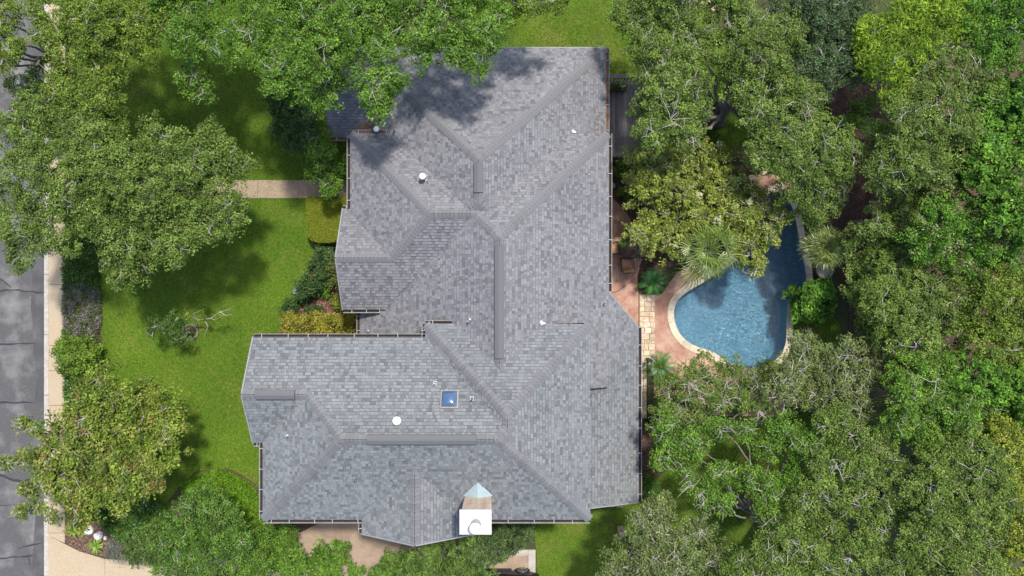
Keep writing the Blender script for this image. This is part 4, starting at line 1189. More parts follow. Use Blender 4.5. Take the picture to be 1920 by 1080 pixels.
# ------------------------------------------------------------------ trees
OAK = [(0.104, 0.161, 0.026), (0.127, 0.189, 0.034), (0.082, 0.132, 0.022), (0.144, 0.197, 0.045)]
OAKY = [(0.114, 0.174, 0.019), (0.139, 0.199, 0.024), (0.092, 0.146, 0.018), (0.154, 0.202, 0.034)]
OAKG = [(0.083, 0.168, 0.017), (0.109, 0.206, 0.024), (0.067, 0.136, 0.014), (0.128, 0.217, 0.03)]
DARK = [(0.048, 0.094, 0.024), (0.066, 0.119, 0.031), (0.036, 0.073, 0.02)]
BRITE = [(0.081, 0.185, 0.018), (0.109, 0.218, 0.022), (0.066, 0.152, 0.016)]
YEL = [(0.158, 0.203, 0.02), (0.185, 0.228, 0.023), (0.121, 0.173, 0.018), (0.199, 0.223, 0.034)]
tree('oak_tree', 'large grey green oak overhanging the sidewalk and front lawn', 'tree',
     [(62,240,62),(128,225,58),(185,265,60),(60,330,66),(36,415,52),(135,325,72),(105,430,52),(215,330,66),(300,262,44),(285,345,66),(345,300,56),(405,285,48),(445,312,34),
      (345,385,64),(410,360,48),(432,395,34),(270,435,56),(330,455,46),(395,425,36),(232,500,44,-1.2),(215,425,54),(45,480,32,-.8),(60,215,40),(170,400,50),(255,470,45,-.8)],
     5.6, OAK, 700, base=(235,300), r0=.34)
tree('oak_tree', 'yellow green oak above the street in the top left', 'tree',
     [(105,25,52),(170,45,58),(240,30,56),(150,105,56),(205,120,50),(120,165,36),(190,175,42),(215,205,26),(265,75,46),(160,-30,60),(80,60,26),(290,35,40)], 6.2, OAKY, 720, base=(225,90), r0=.28)
tree('street_tree', 'bright green tree crown cut by the upper left corner', 'tree', [(8,28,38),(14,85,34),(32,95,22),(-20,60,40),(8,118,20)], 6, OAKY, 800, r0=.2)
tree('oak_tree', 'small dull green roadside tree beside the asphalt top left', 'tree', [(75,140,26),(50,165,22),(70,180,26),(20,160,16)], 3.2, OAK, 700, base=(85,160), r0=.08)
tree('oak_tree', 'open crowned green oak left of the dark lawn strip at the top', 'tree',
     [(335,25,46),(385,25,44),(345,75,40),(395,75,36),(365,140,32,-.8),(385,172,26,-1),(415,100,24),(325,-30,60),(400,-30,50),(445,-55,55),(500,-75,60),(370,-85,60),(270,-70,60)], 6.4, OAKG, 680, base=(390,60), r0=.24)
tree('oak_tree', 'big vivid green oak leaning over the roof from the top edge', 'tree',
     [(495,30,46),(480,95,38),(530,85,50),(560,140,44),(520,145,36),(590,50,58),(610,110,46),(655,40,56),(655,95,34),(600,175,40),(628,160,28,-.4),(720,30,54),(715,95,30,.3),
      (700,160,42,.2),(710,200,30,0),(770,40,52),(790,95,40),(840,40,56),(860,90,42,.2),(905,70,40),(890,115,34,.2),(925,30,36),(740,150,24),(560,-30,70),(700,-30,70),(850,-30,70),(450,60,28)],
     7.4, OAKG, 690, base=(600,-20), r0=.36)
tree('small_tree', 'dense dark green tree against the upper left house corner', 'tree', [(530,195,36),(560,225,38),(545,250,32),(580,200,30),(570,260,28)], 3.0, DARK, 900, r0=.12, twigs=2)
tree('small_tree', 'light green small tree at the end of the front walk', 'tree', [(600,280,34),(625,310,28),(595,310,26),(620,345,22),(585,265,20)], 2.6, OAKG, 850, base=(625,300), r0=.09, twigs=3)
tree('oak_tree', 'pale green crown tip at the top centre edge', 'tree', [(955,8,34),(1000,10,34),(1040,2,24),(980,-30,50)], 6.5, OAKY, 700, base=(985,-70), r0=.2)
# right of the house
tree('oak_tree', 'grey green oak between the deck and the rear lawn', 'tree',
     [(1178,30,38),(1225,30,46),(1275,40,44),(1212,85,40),(1255,100,48),(1305,75,36),(1212,135,32),(1240,165,46),(1290,150,46),(1216,200,36),(1255,225,46),(1300,205,36),(1224,250,34),(1290,255,30),(1250,-25,70)],
     5.4, OAK, 640, base=(1325,230), r0=.28, twigs=10)
tree('oak_tree', 'spreading grey green oak above the shaded trunk gap right of the deck', 'tree',
     [(1355,35,44),(1410,60,50),(1365,95,44),(1430,110,50),(1385,145,42),(1460,165,48),(1415,200,44),(1500,190,42),(1450,240,50),(1510,245,48),(1560,265,42),(1475,295,50),(1540,310,48),(1590,290,32),
      (1500,350,46,-.8),(1560,345,34,-1),(1530,390,36,-1.4),(1562,385,22,-1.5),(1430,295,32),(1475,60,42),(1380,-25,60)], 5.0, OAK, 660, base=(1345,225), r0=.34, twigs=10)
tree('broadleaf_tree', 'blue green leafy tree at the top edge between two oaks', 'tree', [(1480,10,46),(1530,20,46),(1580,20,48),(1530,75,48),(1585,80,44),(1555,130,42),(1605,130,34),(1500,120,34)], 4.6, [(.06,.105,.04),(.08,.125,.05),(.05,.085,.03)], 800, r0=.18, twigs=3)
tree('feathery_tree', 'bright yellow green feathery tree in the top right', 'tree', [(1640,95,42),(1690,45,50),(1740,30,44),(1660,130,34),(1700,100,40),(1790,40,42),(1625,60,30),(1720,80,40),(1680,170,30),(1750,-20,60)],
     5.6, [(.135,.225,.014),(.165,.25,.018),(.10,.18,.012)], 700, r0=.18, twigs=2, leaf=(.22,.04), clump=.38, fringe=.6)
tree('broadleaf_tree', 'leafy bright green tree in the top right corner', 'tree', [(1830,35,46),(1885,25,50),(1865,85,46),(1910,90,40),(1930,30,50),(1850,-20,50)], 5.8, BRITE, 720, r0=.2, twigs=2)
tree('oak_tree', 'olive green oak below the feathery yellow tree', 'tree', [(1720,160,48),(1780,130,48),(1835,140,46),(1770,195,50),(1715,215,44),(1740,260,50),(1800,245,44),(1690,265,36),(1700,315,46),(1755,320,46),(1650,330,34),(1665,290,30),(1652,262,28,-1),(1688,210,30)],
     5.8, OAK, 700, base=(1760,230), r0=.3, twigs=6)
tree('broadleaf_tree', 'tall glossy green tree on the right edge upper half', 'tree', [(1870,190,48),(1915,170,44),(1830,220,40),(1880,250,50),(1925,260,50),(1845,300,48),(1900,330,52),(1835,360,44),(1880,400,50),(1930,420,50),(1820,290,40)],
     5.6, BRITE, 760, r0=.26, twigs=2, leaf=(.17,.08))
tree('oak_tree', 'dull green oak beside the dark mulch gap right of centre', 'tree', [(1690,375,42),(1735,395,44),(1690,430,40),(1640,420,30),(1650,455,36),(1600,445,24),(1735,350,36)], 3.6, OAK, 700, r0=.22)
tree('broadleaf_tree', 'light speckled green tree right of the fan palms', 'tree', [(1765,420,46),(1810,440,46),(1760,465,40),(1840,400,36),(1815,485,40),(1865,470,42),(1725,455,32),(1905,490,44)], 5.0, BRITE, 760, r0=.2, twigs=2, flowers=((.34,.36,.16),.18))
tree('oak_tree', 'wide olive oak right of the pool over the path', 'tree', [(1628,505,38,-1.4),(1670,500,46,-.6),(1608,545,30,-1.6),(1650,555,50),(1700,540,50),(1750,515,46),(1690,600,50),(1745,580,50),(1642,605,40,-1.2),(1800,550,48),(1780,620,50),(1715,650,46),(1665,650,34),(1622,588,26,-1.5)],
     4.4, OAK, 700, base=(1680,560), r0=.32, twigs=5)
tree('broadleaf_tree', 'yellowish green tree on the right edge at mid height', 'tree', [(1840,590,48),(1885,560,48),(1930,570,48),(1850,650,46),(1900,630,46),(1870,530,36),(1925,660,40)], 5.2, OAKY, 720, r0=.22, twigs=3)
tree('broadleaf_tree', 'lush bright green tree low on the right edge', 'tree', [(1830,715,48),(1885,710,48),(1925,740,50),(1850,770,44),(1790,700,34),(1900,800,44)], 4.8, BRITE, 780, r0=.2, twigs=2, leaf=(.16,.075))
tree('oak_tree', 'green oak left of the lush tree near the path end', 'tree', [(1700,700,42),(1750,700,44),(1700,750,44),(1760,760,46),(1800,770,44),(1680,790,36),(1730,805,44)], 5.4, OAKG, 720, r0=.24, twigs=7)
tree('oak_tree', 'pale branched oak at the lower right pool corner', 'tree', [(1500,655,38),(1545,690,42),(1590,665,34),(1480,700,34),(1520,735,44),(1575,730,44),(1620,705,34),(1460,740,34),(1610,760,40)], 4.2, [(.125,.162,.048),(.148,.185,.064),(.10,.137,.036)], 500, base=(1520,760), r0=.22, twigs=13)
tree('oak_tree', 'thin twiggy oak against the pool terrace', 'tree', [(1320,690,34),(1365,700,36),(1290,715,34),(1265,745,34),(1320,745,36),(1245,780,28),(1295,780,36),(1355,750,30),(1420,705,30),(1400,745,32),(1250,725,24),(1420,770,28)],
     3.6, OAK, 430, base=(1300,800), r0=.18, twigs=12)
tree('oak_tree', 'open oak with a dark bent trunk over the side lawn', 'tree',
     [(1260,830,40),(1305,830,34),(1275,868,26),(1350,885,28),(1315,925,26),(1400,895,32),(1355,945,26),(1440,835,32),(1430,920,34),(1480,895,34),(1470,800,34),(1515,835,34),(1395,800,20),(1350,800,22),(1238,860,20),(1290,905,18),(1445,965,28),(1240,800,26)],
     4.6, OAKG, 640, base=(1395,940), r0=.24, twigs=8)
tree('oak_tree', 'wide oak over the lower right with grey limbs', 'tree',
     [(1560,795,36),(1612,815,36),(1560,860,38),(1612,885,40),(1535,915,38),(1590,940,36),(1655,850,32),(1662,925,38),(1500,950,30),(1640,985,36),(1550,990,38),(1705,890,32),(1705,960,34)],
     5.0, OAK, 700, base=(1600,900), r0=.3, twigs=10)
tree('oak_tree', 'dense olive oak near the bottom right corner', 'tree', [(1760,850,46),(1810,840,44),(1740,910,46),(1795,900,48),(1850,880,44),(1760,970,48),(1820,960,48),(1870,940,44),(1720,1020,46),(1790,1030,50),(1850,1020,48),(1830,1090,60),(1740,1090,60)], 5.4, OAK, 760, r0=.3, twigs=8)
tree('broadleaf_tree', 'yellow green tree at the right edge in the lower quarter', 'tree', [(1890,850,44),(1920,890,44),(1900,940,40),(1880,810,30),(1925,990,46),(1890,1010,40),(1920,1060,50)], 5.0, YEL, 740, r0=.2, twigs=2)
tree('oak_tree', 'pale sage oak at the bottom edge below the stone pillar', 'tree',
     [(1170,1045,42),(1215,1000,40),(1235,955,36),(1265,1005,40),(1220,1055,42),(1280,1060,42),(1310,985,28),(1195,965,18),(1150,1075,34),(1332,1045,32),(1250,1110,60)], 5.0, [(.125,.162,.048),(.148,.185,.064),(.10,.137,.036)], 640, base=(1260,1050), r0=.24, twigs=12)
tree('oak_tree', 'green oak along the bottom edge left of the corner oak', 'tree', [(1385,1065,38),(1432,1035,36),(1482,1010,36),(1470,1065,42),(1530,1050,42),(1590,1045,40),(1645,1050,40),(1560,1100,60),(1420,1110,60),(1690,1060,38)], 5.2, OAK, 640, r0=.28, twigs=12)
tree('crape_myrtle', 'yellow green crape myrtle with white blossom between house and pool', 'tree',
     [(1195,290,28),(1240,285,40),(1290,290,44),(1340,310,40),(1205,340,36),(1255,345,46),(1310,350,48),(1370,345,40),(1225,395,40),(1280,400,46),(1340,395,46),(1395,390,40),(1430,375,30),(1215,445,34),(1255,450,34),(1190,440,18),
      (1325,425,30),(1385,425,40),(1430,415,34),(1405,470,34,-.4),(1415,498,20,-.6),(1460,405,22),(1445,450,18)],
     3.0, [(.175,.215,.034),(.205,.24,.044),(.14,.185,.03),(.23,.255,.065)], 850, base=(1290,370), r0=.12, twigs=3, flowers=((.50,.47,.36),.05), leaf=(.13,.065), clump=.22, fringe=.7)
tree('crape_myrtle', 'crape myrtle with red blossom overhanging the lower street', 'tree',
     [(175,735,36),(225,740,38),(275,745,38),(320,760,28),(150,790,44),(205,800,52),(265,800,46),(320,810,34),(120,840,44),(175,860,52),(240,865,50),(290,855,44),(335,800,18),(120,900,40),(165,930,44),(225,920,42),(270,905,34),(150,965,28),
      (70,800,16),(45,798,10),(85,865,22),(45,862,18),(15,866,10),(80,905,18),(60,920,18),(75,945,16),(45,960,12),(100,965,12),(200,700,24)],
     3.4, [(.125,.18,.022),(.155,.205,.028),(.095,.145,.018),(.18,.205,.04)], 600, base=(195,850), r0=.1, twigs=3, clump=.33, fringe=.7, flat=.45, flowers=((.24,.12,.055),.035), leaf=(.15,.075))
tree('shrub_tree', 'dark glossy green tree below the front bed', 'tree', [(385,945,38),(422,965,36),(360,975,36),(405,1005,42),(350,1025,40),(448,1010,28),(300,1005,32),(400,1050,44),(330,1060,38),(365,935,22)], 2.7,
     [(.065,.135,.018),(.09,.17,.024),(.05,.105,.014),(.11,.18,.034)], 850, base=(385,970), r0=.12, twigs=4)
tree('young_tree', 'small crooked bare branched tree in a stone ring on the lawn', 'tree', [(305,605,24),(335,595,22),(325,625,18),(290,620,14),(345,632,14)], 1.7, [(.055,.11,.02),(.075,.135,.026),(.04,.08,.016)], 330, base=(357,625), r0=.05, twigs=2, tw_r=.014)

# crooked bare limb and stone ring of the young tree
ring = empty('stone_ring', (*XY(358, 622), 0)); tag(ring, 'ring of brown stones around the young lawn tree', 'edging')
for k in range(14):
    a = k*2*math.pi/14; x, y = XY(358, 622); rx = .36
    b = MB(); b.box(-.09, .09, -.05, .05, 0, .1+random.uniform(0, .04), .015); b.rot(a+math.pi/2).move((x+rx*math.cos(a), y+rx*math.sin(a), 0)); b.build('stone', M['bark'], ring)
mulch('brown mulch inside the stone ring', [(358+13*math.cos(k*.63), 622+13*math.sin(k*.63)) for k in range(10)], 500)
bl = empty('bare_branch_sapling', (*XY(366, 615), 0)); tag(bl, 'leafless grey sapling branching right from the stone ring', 'sapling')
b = MB(); p0 = P(366, 615, .1); pts = [p0, P(372,600,1.0), P(395,597,1.6), P(412,585,1.9), P(434,579,2.1)]
b.tube(pts, [.035,.03,.024,.016,.008], 6)
b.build('trunk', M['twig'], bl)
for q in (((372,600,1.0),(362,588,1.5),(382,580,1.9)), ((395,597,1.6),(405,600,1.7),(420,590,2.0)), ((372,600,1.0),(352,590,1.6),(345,578,1.9)), ((412,585,1.9),(425,592,2.0),(436,588,2.0)), ((382,598,1.3),(390,612,1.6),(384,628,1.7))):
    b = MB(); b.tube([P(*a) for a in q], [.018,.013,.005], 5); b.build('branch', M['twig'], bl)
mm, _ = foliage('foliage', lobe_world([(378,598,10),(410,592,9),(352,592,9)], 1.5), YEL, 260, bl, lpc=14, clump=.2)

# ------------------------------------------------------------------ clipped hedge
hb = [XY(576,368,.9), XY(655,369,.9), XY(655,415,.9), XY(646,440,.9), XY(636,451,.9), XY(620,455,.9), XY(596,455,.9), XY(582,450,.9), XY(575,438,.9), XY(573,375,.9)]
hd = empty('clipped_hedge', (*XY(612, 412), 0)); tag(hd, 'clipped boxy green hedge beside the front walk', 'hedge')
b = MB(); hin = [((x-hb[0][0])*.96+hb[0][0]+.03, (y-hb[0][1])*.96+hb[0][1]-.03) for x, y in hb]; b.prism(hin, 0, .84); b.build('branch_core', M['soil'], hd)
p = scatter(hb, 3400, px=False); n = len(p); z = .86+.05*lump(p, 4)+RNG.uniform(-.05, .02, n)
cs = [np.column_stack([p, z])]; ns = [np.tile((0, 0, 1.), (n, 1))]
for i in range(len(hb)):
    a = np.array(hb[i]); c_ = np.array(hb[(i+1) % len(hb)]); L = np.linalg.norm(c_-a); k = int(L*2000*.9); t = RNG.random((k, 1)); q = a+(c_-a)*t
    dn = np.array((-(c_-a)[1], (c_-a)[0]))/L
    if np.dot(dn, q.mean(0)-np.mean(hb, axis=0)) < 0: dn = -dn
    zz = RNG.uniform(0, .9, k); off = RNG.uniform(-.05, .02, (k, 1)); off -= (.07*np.clip(zz-.78, 0, 1)/.12)[:, None]
    cs.append(np.column_stack([q+dn*off, zz])); ns.append(np.tile((*dn, .3), (k, 1)))
cs = np.concatenate(cs); ns = np.concatenate(ns)+rand_unit(len(cs))*.65; ns /= np.linalg.norm(ns, axis=1, keepdims=True)
V_, F_ = leaf_quads(cs, ns, RNG.uniform(.04, .07, len(cs)), RNG.uniform(.025, .04, len(cs)))
pal = np.array([(.165,.20,.014),(.13,.175,.012),(.20,.22,.02)]); npmesh('foliage', V_, F_, M['leaf'], hd, cols=pal[RNG.integers(0, 3, len(cs))]*RNG.uniform(.7, 1.3, (len(cs), 1)))

# ------------------------------------------------------------------ shrubs and bedding
shrub('bedding_shrub', 'dark leafy shrub with white flowers nearest the clipped hedge', 'shrub', [(612,480,22),(600,500,22),(625,500,18),(590,525,20),(610,525,20)], .45, DARK, 1100, flowers=((.55,.60,.75),.05), leaf=(.12,.06))
shrub('bedding_shrub', 'dark leafy shrub with white flowers beside the lawn curve', 'shrub', [(575,545,20),(565,555,14),(585,550,14)], .4, DARK, 1100, flowers=((.55,.60,.75),.05), leaf=(.12,.06))
shrub('bedding_shrub', 'dark shrub tuft at the lawn tip of the front bed', 'shrub', [(545,575,16),(540,588,13)], .35, DARK, 1000)
shrub('bedding_shrub', 'light green small shrub in the reddish mulch', 'shrub', [(608,548,9)], .3, BRITE, 1200)
shrub('bedding_shrub', 'olive shrub pressed against the front gable wall', 'shrub', [(632,510,16),(632,530,13),(633,485,10)], .7, [(.10,.12,.03),(.07,.095,.02)], 1000)
shrub('bedding_shrub', 'yellow green shrub under the gable eave corner', 'shrub', [(635,562,12),(638,575,9)], .6, YEL, 1100)
for px, r, lab in ((545,22,'leftmost yellow green shrub in the row above the white gutter'),(574,22,'second yellow green shrub in the row above the white gutter'),(602,23,'third yellow green shrub in the row above the white gutter'),
                   (632,19,'fourth yellow green shrub in the row above the white gutter'),(660,18,'rightmost yellow green shrub in the row by the porch roof')):
    shrub('golden_shrub', lab, 'shrub', [(px,612,r*.8),(px-6,600,r*.6),(px+6,625,r*.7),(px+3,604,r*.6)], .75, [(.235,.215,.025),(.19,.19,.022),(.27,.225,.05),(.16,.17,.02)], 1200, 'yellow green shrubs in front of the house', leaf=(.09,.05), lpc=30, clump=.2)
shrub('bedding_shrub', 'dark green fern like shrub behind the golden shrubs', 'shrub', [(580,590,14),(595,588,12)], .5, DARK, 1000, leaf=(.2,.035))
shrub('round_shrub', 'bright green mounded shrub bulging over the sidewalk', 'shrub', [(143,668,34),(125,655,20),(165,660,22),(150,690,22),(130,685,18)], .8, [(.12,.20,.022),(.15,.22,.03),(.09,.16,.018)], 1300, leaf=(.10,.05))
cover('ground_cover', 'dark green ground cover strip along the sidewalk', 'ground cover', [(121,450),(185,440),(190,520),(190,545),(160,540),(121,545)], [(.055,.115,.018),(.075,.14,.024),(.04,.085,.014)], 1300, .4)
cover('lavender_bed', 'purplish grey lavender strip beside the sidewalk', 'ground cover', [(121,535),(160,530),(192,540),(194,600),(185,635),(150,640),(121,625)], [(.12,.135,.07),(.20,.17,.17),(.08,.12,.03),(.26,.23,.23),(.07,.11,.03)], 1300, .4, leaf=(.16,.03))
cover('ground_cover', 'bright green ground cover above the mounded shrub', 'ground cover', [(121,615),(150,630),(188,625),(190,665),(160,665),(121,660)], [(.08,.155,.02),(.10,.17,.03),(.06,.11,.02)], 1200, .35)
cover('ground_cover', 'blue flowered ground cover under the red crape myrtle', 'ground cover', [(122,690),(190,690),(205,760),(190,800),(122,760)], [(.07,.15,.02),(.09,.18,.025),(.05,.11,.02)], 1000, .35, flowers=((.45,.55,.75),.03))
cover('ground_cover', 'deep green ground cover between crape myrtle and driveway', 'ground cover', [(170,940),(260,920),(320,950),(340,1000),(300,1040),(225,1020),(200,990)], [(.06,.14,.02),(.09,.18,.025),(.045,.10,.016)], 1200, .45, flowers=((.45,.55,.75),.02))
cover('ground_cover', 'vivid green ground cover inside the curved lawn bed', 'ground cover', [(340,907),(372,886),(410,878),(440,884),(468,902),(492,930),(500,985),(540,990),(530,1010),(480,1030),(400,1020),(350,960)], [(.11,.23,.012),(.14,.26,.016),(.09,.19,.012)], 1300, .3)
shrub('silver_shrub', 'silvery grey shrub at the driveway edge', 'shrub', [(212,1030,16),(225,1040,14)], .5, [(.16,.17,.13),(.12,.135,.10),(.2,.2,.165)], 900, leaf=(.08,.03))
shrub('trailing_shrub', 'trailing green shrub spilling over the driveway edge', 'shrub', [(260,1020,26),(300,1030,28),(250,1045,14),(285,1048,14),(330,1040,24)], .7, [(.08,.13,.03),(.10,.15,.04),(.06,.10,.024)], 900)
shrub('green_shrub', 'bright leafy shrub right of the dark tree at the bottom', 'shrub', [(495,1010,30),(480,1050,36),(520,1040,30),(450,1075,40),(540,1000,20)], 1.5, [(.09,.17,.02),(.11,.20,.024),(.07,.13,.018)], 1000)
shrub('green_shrub', 'leafy shrub tree above the shaded driveway at the bottom', 'shrub', [(555,1052,28),(598,1045,24),(640,1020,13),(595,1080,30),(550,1085,36),(640,1045,20),(625,1075,22),(668,1070,18),(612,1022,16)], 1.5, OAKG, 800, leaf=(.14,.07))
shrub('green_shrub', 'bright green shrub at the bottom edge right of the driveway gap', 'shrub', [(715,1078,28),(740,1055,24),(768,1070,32),(730,1100,36)], 1.4, [(.09,.17,.02),(.11,.19,.03),(.07,.13,.018)], 900, leaf=(.15,.07))
shrub('arching_shrub', 'arching green shrub under the lower gable tip', 'shrub', [(785,1045,30),(825,1035,30),(865,1025,30),(800,1075,36),(850,1070,36),(890,1060,32)], 1.6, [(.095,.165,.03),(.125,.195,.04),(.07,.125,.024)], 850, leaf=(.20,.045), fringe=.8)
shrub('arching_shrub', 'dark arching shrub right of the chimney along the eave', 'shrub', [(930,1005,28),(965,1000,26),(900,1035,26),(935,1030,24),(985,995,16),(970,1020,14)], 1.5, [(.08,.125,.034),(.105,.155,.05),(.055,.09,.026)], 800, leaf=(.20,.045), fringe=.9)
shrub('bedding_shrub', 'bright leafy shrub at the right pool edge', 'shrub', [(1500,555,20),(1525,550,22),(1510,580,22),(1545,570,22),(1540,545,18),(1530,590,16)], .8, [(.08,.19,.02),(.11,.22,.028),(.055,.13,.016)], 1300, leaf=(.17,.09))
shrub('fern_shrub', 'feathery fern shrub in the dark gap under the olive oak', 'shrub', [(1600,215,22),(1625,200,18),(1580,235,12),(1640,235,16)], 1.0, OAKG, 700, leaf=(.24,.035), clump=.34, fringe=.7)
shrub('bedding_shrub', 'feathery green shrub below the pool terrace', 'shrub', [(1390,735,20),(1400,755,16),(1380,760,14)], .8, [(.06,.17,.02),(.08,.2,.025)], 1100, leaf=(.22,.03))
shrub('bedding_shrub', 'yellowish strappy shrub at the lower pool edge', 'shrub', [(1450,700,24),(1470,715,18)], .8, [(.14,.18,.02),(.11,.16,.018)], 1000, leaf=(.28,.03))
shrub('bedding_shrub', 'strappy dark green plant by the lower right house wall', 'shrub', [(1214,905,16),(1222,915,14),(1210,925,10)], .5, [(.05,.125,.018),(.07,.15,.022)], 1100, leaf=(.3,.03))
shrub('bedding_shrub', 'small green shrub in the dark bed below the deck', 'shrub', [(1168,312,12),(1160,320,9)], .6, OAKG, 800, leaf=(.14,.08))
shrub('bedding_shrub', 'low leafy plant in the dark bed above the patio', 'shrub', [(1175,370,9),(1165,362,7)], .3, OAKG, 600, leaf=(.12,.07))
mm, _ = foliage('plants', [(plx-.25, ply, zd+.38, .13), (plx, ply, zd+.38, .13), (plx+.25, ply, zd+.38, .13)], OAKG, 900, plb, leaf=(.08,.04), lpc=20, clump=.12, flowers=((.7,.72,.7),.25))
shrub('potted_fern', 'light green fern frond at the edge of the patio table', 'plant', [(1166,455,8),(1172,449,6)], .8, [(.12,.26,.03),(.15,.29,.05)], 900, leaf=(.16,.03), lpc=18, clump=.14)

# ------------------------------------------------------------------ palms and rosettes
def fan_leaf(V, Fq, Cl, base, az, el, petiole, R_, segs, spread, pal, droop=.35):
    d = np.array((math.cos(az)*math.cos(el), math.sin(az)*math.cos(el), math.sin(el)))
    side = np.array((-math.sin(az), math.cos(az), 0)); upn = np.cross(d, side); upn = upn if upn[2] > 0 else -upn
    c = np.array(base)+d*petiole
    def quad(a, b, c_, d_, col): k = len(V); V.extend([a, b, c_, d_]); Fq.append((k, k+1, k+2, k+3)); Cl.append(col)
    pb = np.array(base); pm = (pb+c)/2+np.array((0, 0, .06*petiole)); w = .018
    for a, b_ in ((pb, pm), (pm, c)): quad(a-side*w, a+side*w, b_+side*w, b_-side*w, np.array((.12,.16,.04)))
    base_col = np.array(random.choice(pal))*random.uniform(.85, 1.15)
    for s_ in range(segs):
        th = (s_/(segs-1)-.5)*spread; dd = d*math.cos(th)+side*math.sin(th); L = R_*(.78+.22*math.cos(th*.9))*random.uniform(.9, 1.08)
        nrm2 = np.cross(upn, dd); wd = .017*R_/.7
        p1 = c+dd*L*.05; p2 = c+dd*L*.55-np.array((0, 0, droop*.10*L)); jt = random.uniform(-.16, .16); p3 = c+(dd+nrm2*jt)*L*random.uniform(.82, 1.0)-np.array((0, 0, droop*L*random.uniform(.5, 1.3)))
        col = base_col*(random.uniform(.95, 1.35) if s_ % 2 else random.uniform(.55, .8))
        quad(p1-nrm2*wd*.4, p1+nrm2*wd*.4, p2+nrm2*wd+upn*.01, p2-nrm2*wd-upn*.005, col); quad(p2-nrm2*wd, p2+nrm2*wd, p3+nrm2*wd*.15, p3-nrm2*wd*.15, col*1.05)
def fan_palm(px, py, z, nleaf, R_, pet, label, pal, trunk_r=.14, seg=26, dense=False, fans=None):
    x, y, _ = P(px, py, z); root = empty('fan_palm', (x, y, 0)); tag(root, label, 'palm')
    b = MB(); prof = []
    for k in range(12): zz = z*k/12; prof += [(trunk_r*1.08, zz), (trunk_r*.94, zz+z/12*.7)]
    b.lathe((x, y, 0), prof+[(trunk_r*.8, z)], 10); b.build('trunk', M['bark'], root)
    for k in range(nleaf):
        V, Fq, Cl = [], [], []
        az = k*2.399+random.uniform(-.2, .2); pk = pet*random.uniform(.75, 1.15)
        f = k/nleaf; el = random.uniform(-.15, .45) if not dense else 1.25-1.35*f**.8+random.uniform(-.1, .1)
        if fans:
            fx_, fy_, el = fans[k]; dx_, dy_ = (fx_-px)*(H-z)/F, -(fy_-py)*(H-z)/F
            az = math.atan2(dy_, dx_); pk = math.hypot(dx_, dy_)/max(.4, math.cos(el))
        fan_leaf(V, Fq, Cl, (x, y, z), az, el, pk, R_*random.uniform(.85, 1.1), seg, 2.9 if not dense else 2.6, pal, .55 if not dense else .3)
        mesh('frond', V, Fq, M['waxleaf'], root, cols=np.array(Cl))
PALM = [(.15,.215,.032),(.185,.25,.045),(.12,.18,.026),(.215,.275,.07)]
fan_palm(1325, 472, 3.6, 19, 1.0, .80, 'fan palm with loose pale fronds leaning over the pool', PALM, seg=13, fans=[(1327,473,.3),(1322,476,.2),(1329,466,.3),(1318,470,.4),(1292,464,.3),(1318,455,.9),(1340,446,.6),(1366,456,.2),(1358,478,.2),(1340,486,.5),(1322,498,.3),(1302,508,-.1),(1338,502,-.1),(1304,486,.2),(1331,470,1.1),(1312,447,.5),(1350,460,.6),(1324,482,.8),(1316,468,.9)])
fan_palm(1545, 466, 2.4, 46, .78, .52, 'dense round fan palm at the right pool edge', [(.13,.185,.04),(.165,.215,.055),(.105,.155,.03),(.20,.25,.08)], seg=12, dense=True)
x, y, _ = P(1545, 508, .3); pot = MB(); pot.lathe((x, y, 0), [(.28,0),(.36,.36),(.40,.38),(.40,.44),(.35,.44),(.34,.38)], 20); tag(pot.build('round_pot', M['terracotta']), 'pale round pot under the dense fan palm', 'pot')
def sago(px, py, R_, nf, label, pal, z=.45, width=.10, orange=False, name='sago_palm'):
    x, y, _ = P(px, py, z); root = empty(name, (x, y, 0)); tag(root, label, 'palm')
    b = MB(); b.lathe((x, y, 0), [(.13,0),(.15,z*.5),(.11,z*.95),(.04,z*1.05)], 10); b.build('trunk', M['bark'], root)
    if orange: b = MB(); b.lathe((x, y, z), [(.09,0),(.10,.06),(.05,.14),(.01,.18)], 10); b.build('cone', M['leaf_litter'], root)
    for k in range(nf):
        V, Fq, Cl = [], [], []; az = k*2.399+random.uniform(-.15, .15); el0 = random.uniform(.25, 1.0); L = R_*random.uniform(.85, 1.1)/max(.55, math.cos(el0*.6))
        pts = []; p = np.array((x, y, z)); el = el0
        for s_ in range(9):
            pts.append(p.copy()); p = p+np.array((math.cos(az)*math.cos(el), math.sin(az)*math.cos(el), math.sin(el)))*L/8; el -= el0*.26
        col = np.array(random.choice(pal))*random.uniform(.85, 1.15); side = np.array((-math.sin(az), math.cos(az), 0))
        for s_ in range(8):
            a, b_ = pts[s_], pts[s_+1]; kk = len(V); V += [a-side*.01, a+side*.01, b_+side*.007, b_-side*.007]; Fq.append((kk, kk+1, kk+2, kk+3)); Cl.append(col*.9)
            for h_ in (.0, .33, .66):
                c = a+(b_-a)*h_; fw = (b_-a)/np.linalg.norm(b_-a); wl_ = width*(1.15-.75*abs((s_+h_)/8-.42))
                for sg in (-1, 1):
                    d = side*sg*.85+fw*.65+np.array((0, 0, .22)); tip = c+d*wl_; kk = len(V)
                    V += [c, c+fw*.022, tip+fw*.004, tip-fw*.004]; Fq.append((kk, kk+1, kk+2, kk+3)); Cl.append(col*random.uniform(.8, 1.25))
        mesh('frond', V, Fq, M['waxleaf'], root, cols=np.array(Cl))
SAGO = [(.045,.18,.024),(.065,.22,.03),(.03,.13,.018)]
sago(1224, 528, .70, 26, 'round dark green sago palm between patio and pool', SAGO, width=.115)
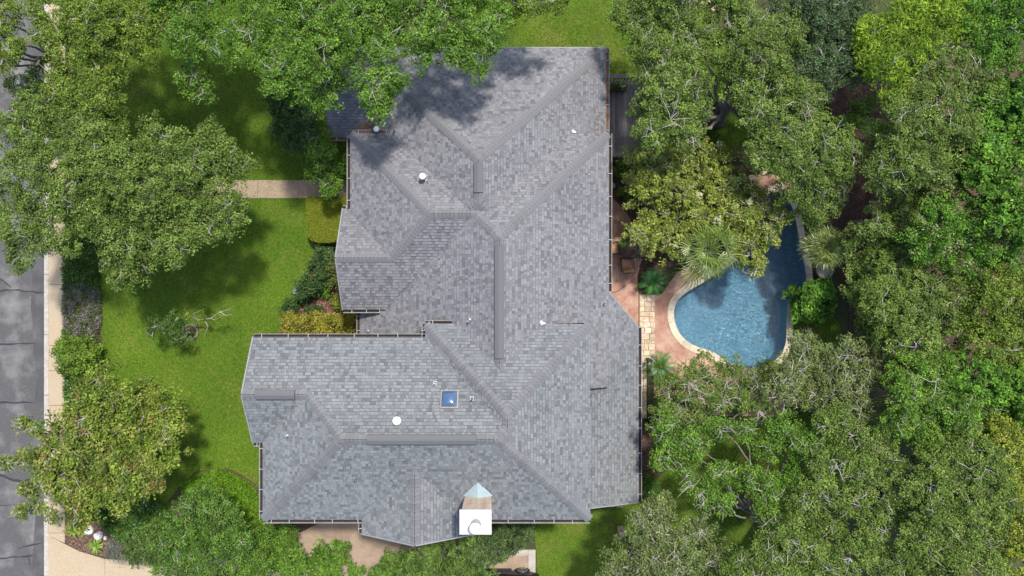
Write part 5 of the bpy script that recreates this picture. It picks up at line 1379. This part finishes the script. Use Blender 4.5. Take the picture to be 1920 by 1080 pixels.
sago(1238, 688, .80, 20, 'green sago palm with an orange crown below the stone path', [(.055,.16,.02),(.075,.19,.028),(.04,.12,.018)], orange=True, width=.15)
sago(140, 993, .40, 15, 'bright spiky rosette plant left of the white rocks', [(.17,.24,.02),(.20,.26,.03)], z=.15, width=.05, name='spiky_rosette')
sago(180, 1024, .40, 18, 'bright spiky rosette plant below the white rocks', [(.15,.24,.02),(.18,.26,.03)], z=.15, width=.05, name='spiky_rosette')
sago(1508, 632, .55, 40, 'pale thin leaved spiky plant right of the pool coping', [(.13,.15,.08),(.17,.18,.10)], z=.3, width=.035, name='spiky_rosette')
sago(1425, 715, .5, 24, 'yellow green spiky plant below the pool edge', [(.11,.17,.02),(.14,.20,.03)], z=.4, width=.07, name='spiky_rosette')

# ------------------------------------------------------------------ fallen leaves on the roof and the lawn
def litter(name, label, pts, pal, size, parent=None, lift=.03, slope=True):
    n = len(pts); nr = rand_unit(n)*.35+np.array((0, 0, 1.)); nr /= np.linalg.norm(nr, axis=1, keepdims=True)
    V_, F_ = leaf_quads(np.array(pts), nr, RNG.uniform(.7, 1.3, n)*size, RNG.uniform(.7, 1.3, n)*size*.5)
    pal = np.array(pal); o = npmesh(name, V_, F_, M['chip'], parent, cols=pal[RNG.integers(0, len(pal), n)]*RNG.uniform(.7, 1.3, (n, 1)))
    o['kind'] = 'stuff'
    if label: tag(o, label, 'leaves')
BR = [(.16,.085,.045),(.10,.055,.03),(.22,.13,.06)]
pts = []
for (px, py, sx_, sy_, n_) in ((692,236,14,7,90),(735,150,40,40,70),(860,140,60,25,50),(1120,110,12,25,45),(1122,230,10,25,25),(900,350,120,60,30),(720,215,25,20,50),(1180,860,14,50,40),(1000,700,150,120,35),(650,800,120,100,25)):
    for _ in range(n_):
        x, y, z = on_roof(random.gauss(px, sx_*.6), random.gauss(py, sy_*.6))
        if roofz(x, y) is not None: pts.append((x, y, roofz(x, y)+.045))
litter('fallen_leaves', None, pts, BR, .075, roof)
lp = scatter(LAWN_L, 1.1); lp = lp[(np.abs(lp[:, 0]) < 27) & (np.abs(lp[:, 1]) < 15.5)]
litter('fallen_leaves', 'dry leaves scattered over the front lawn', [(x, y, .06) for x, y in lp], BR+[(.34,.30,.10)], .075)
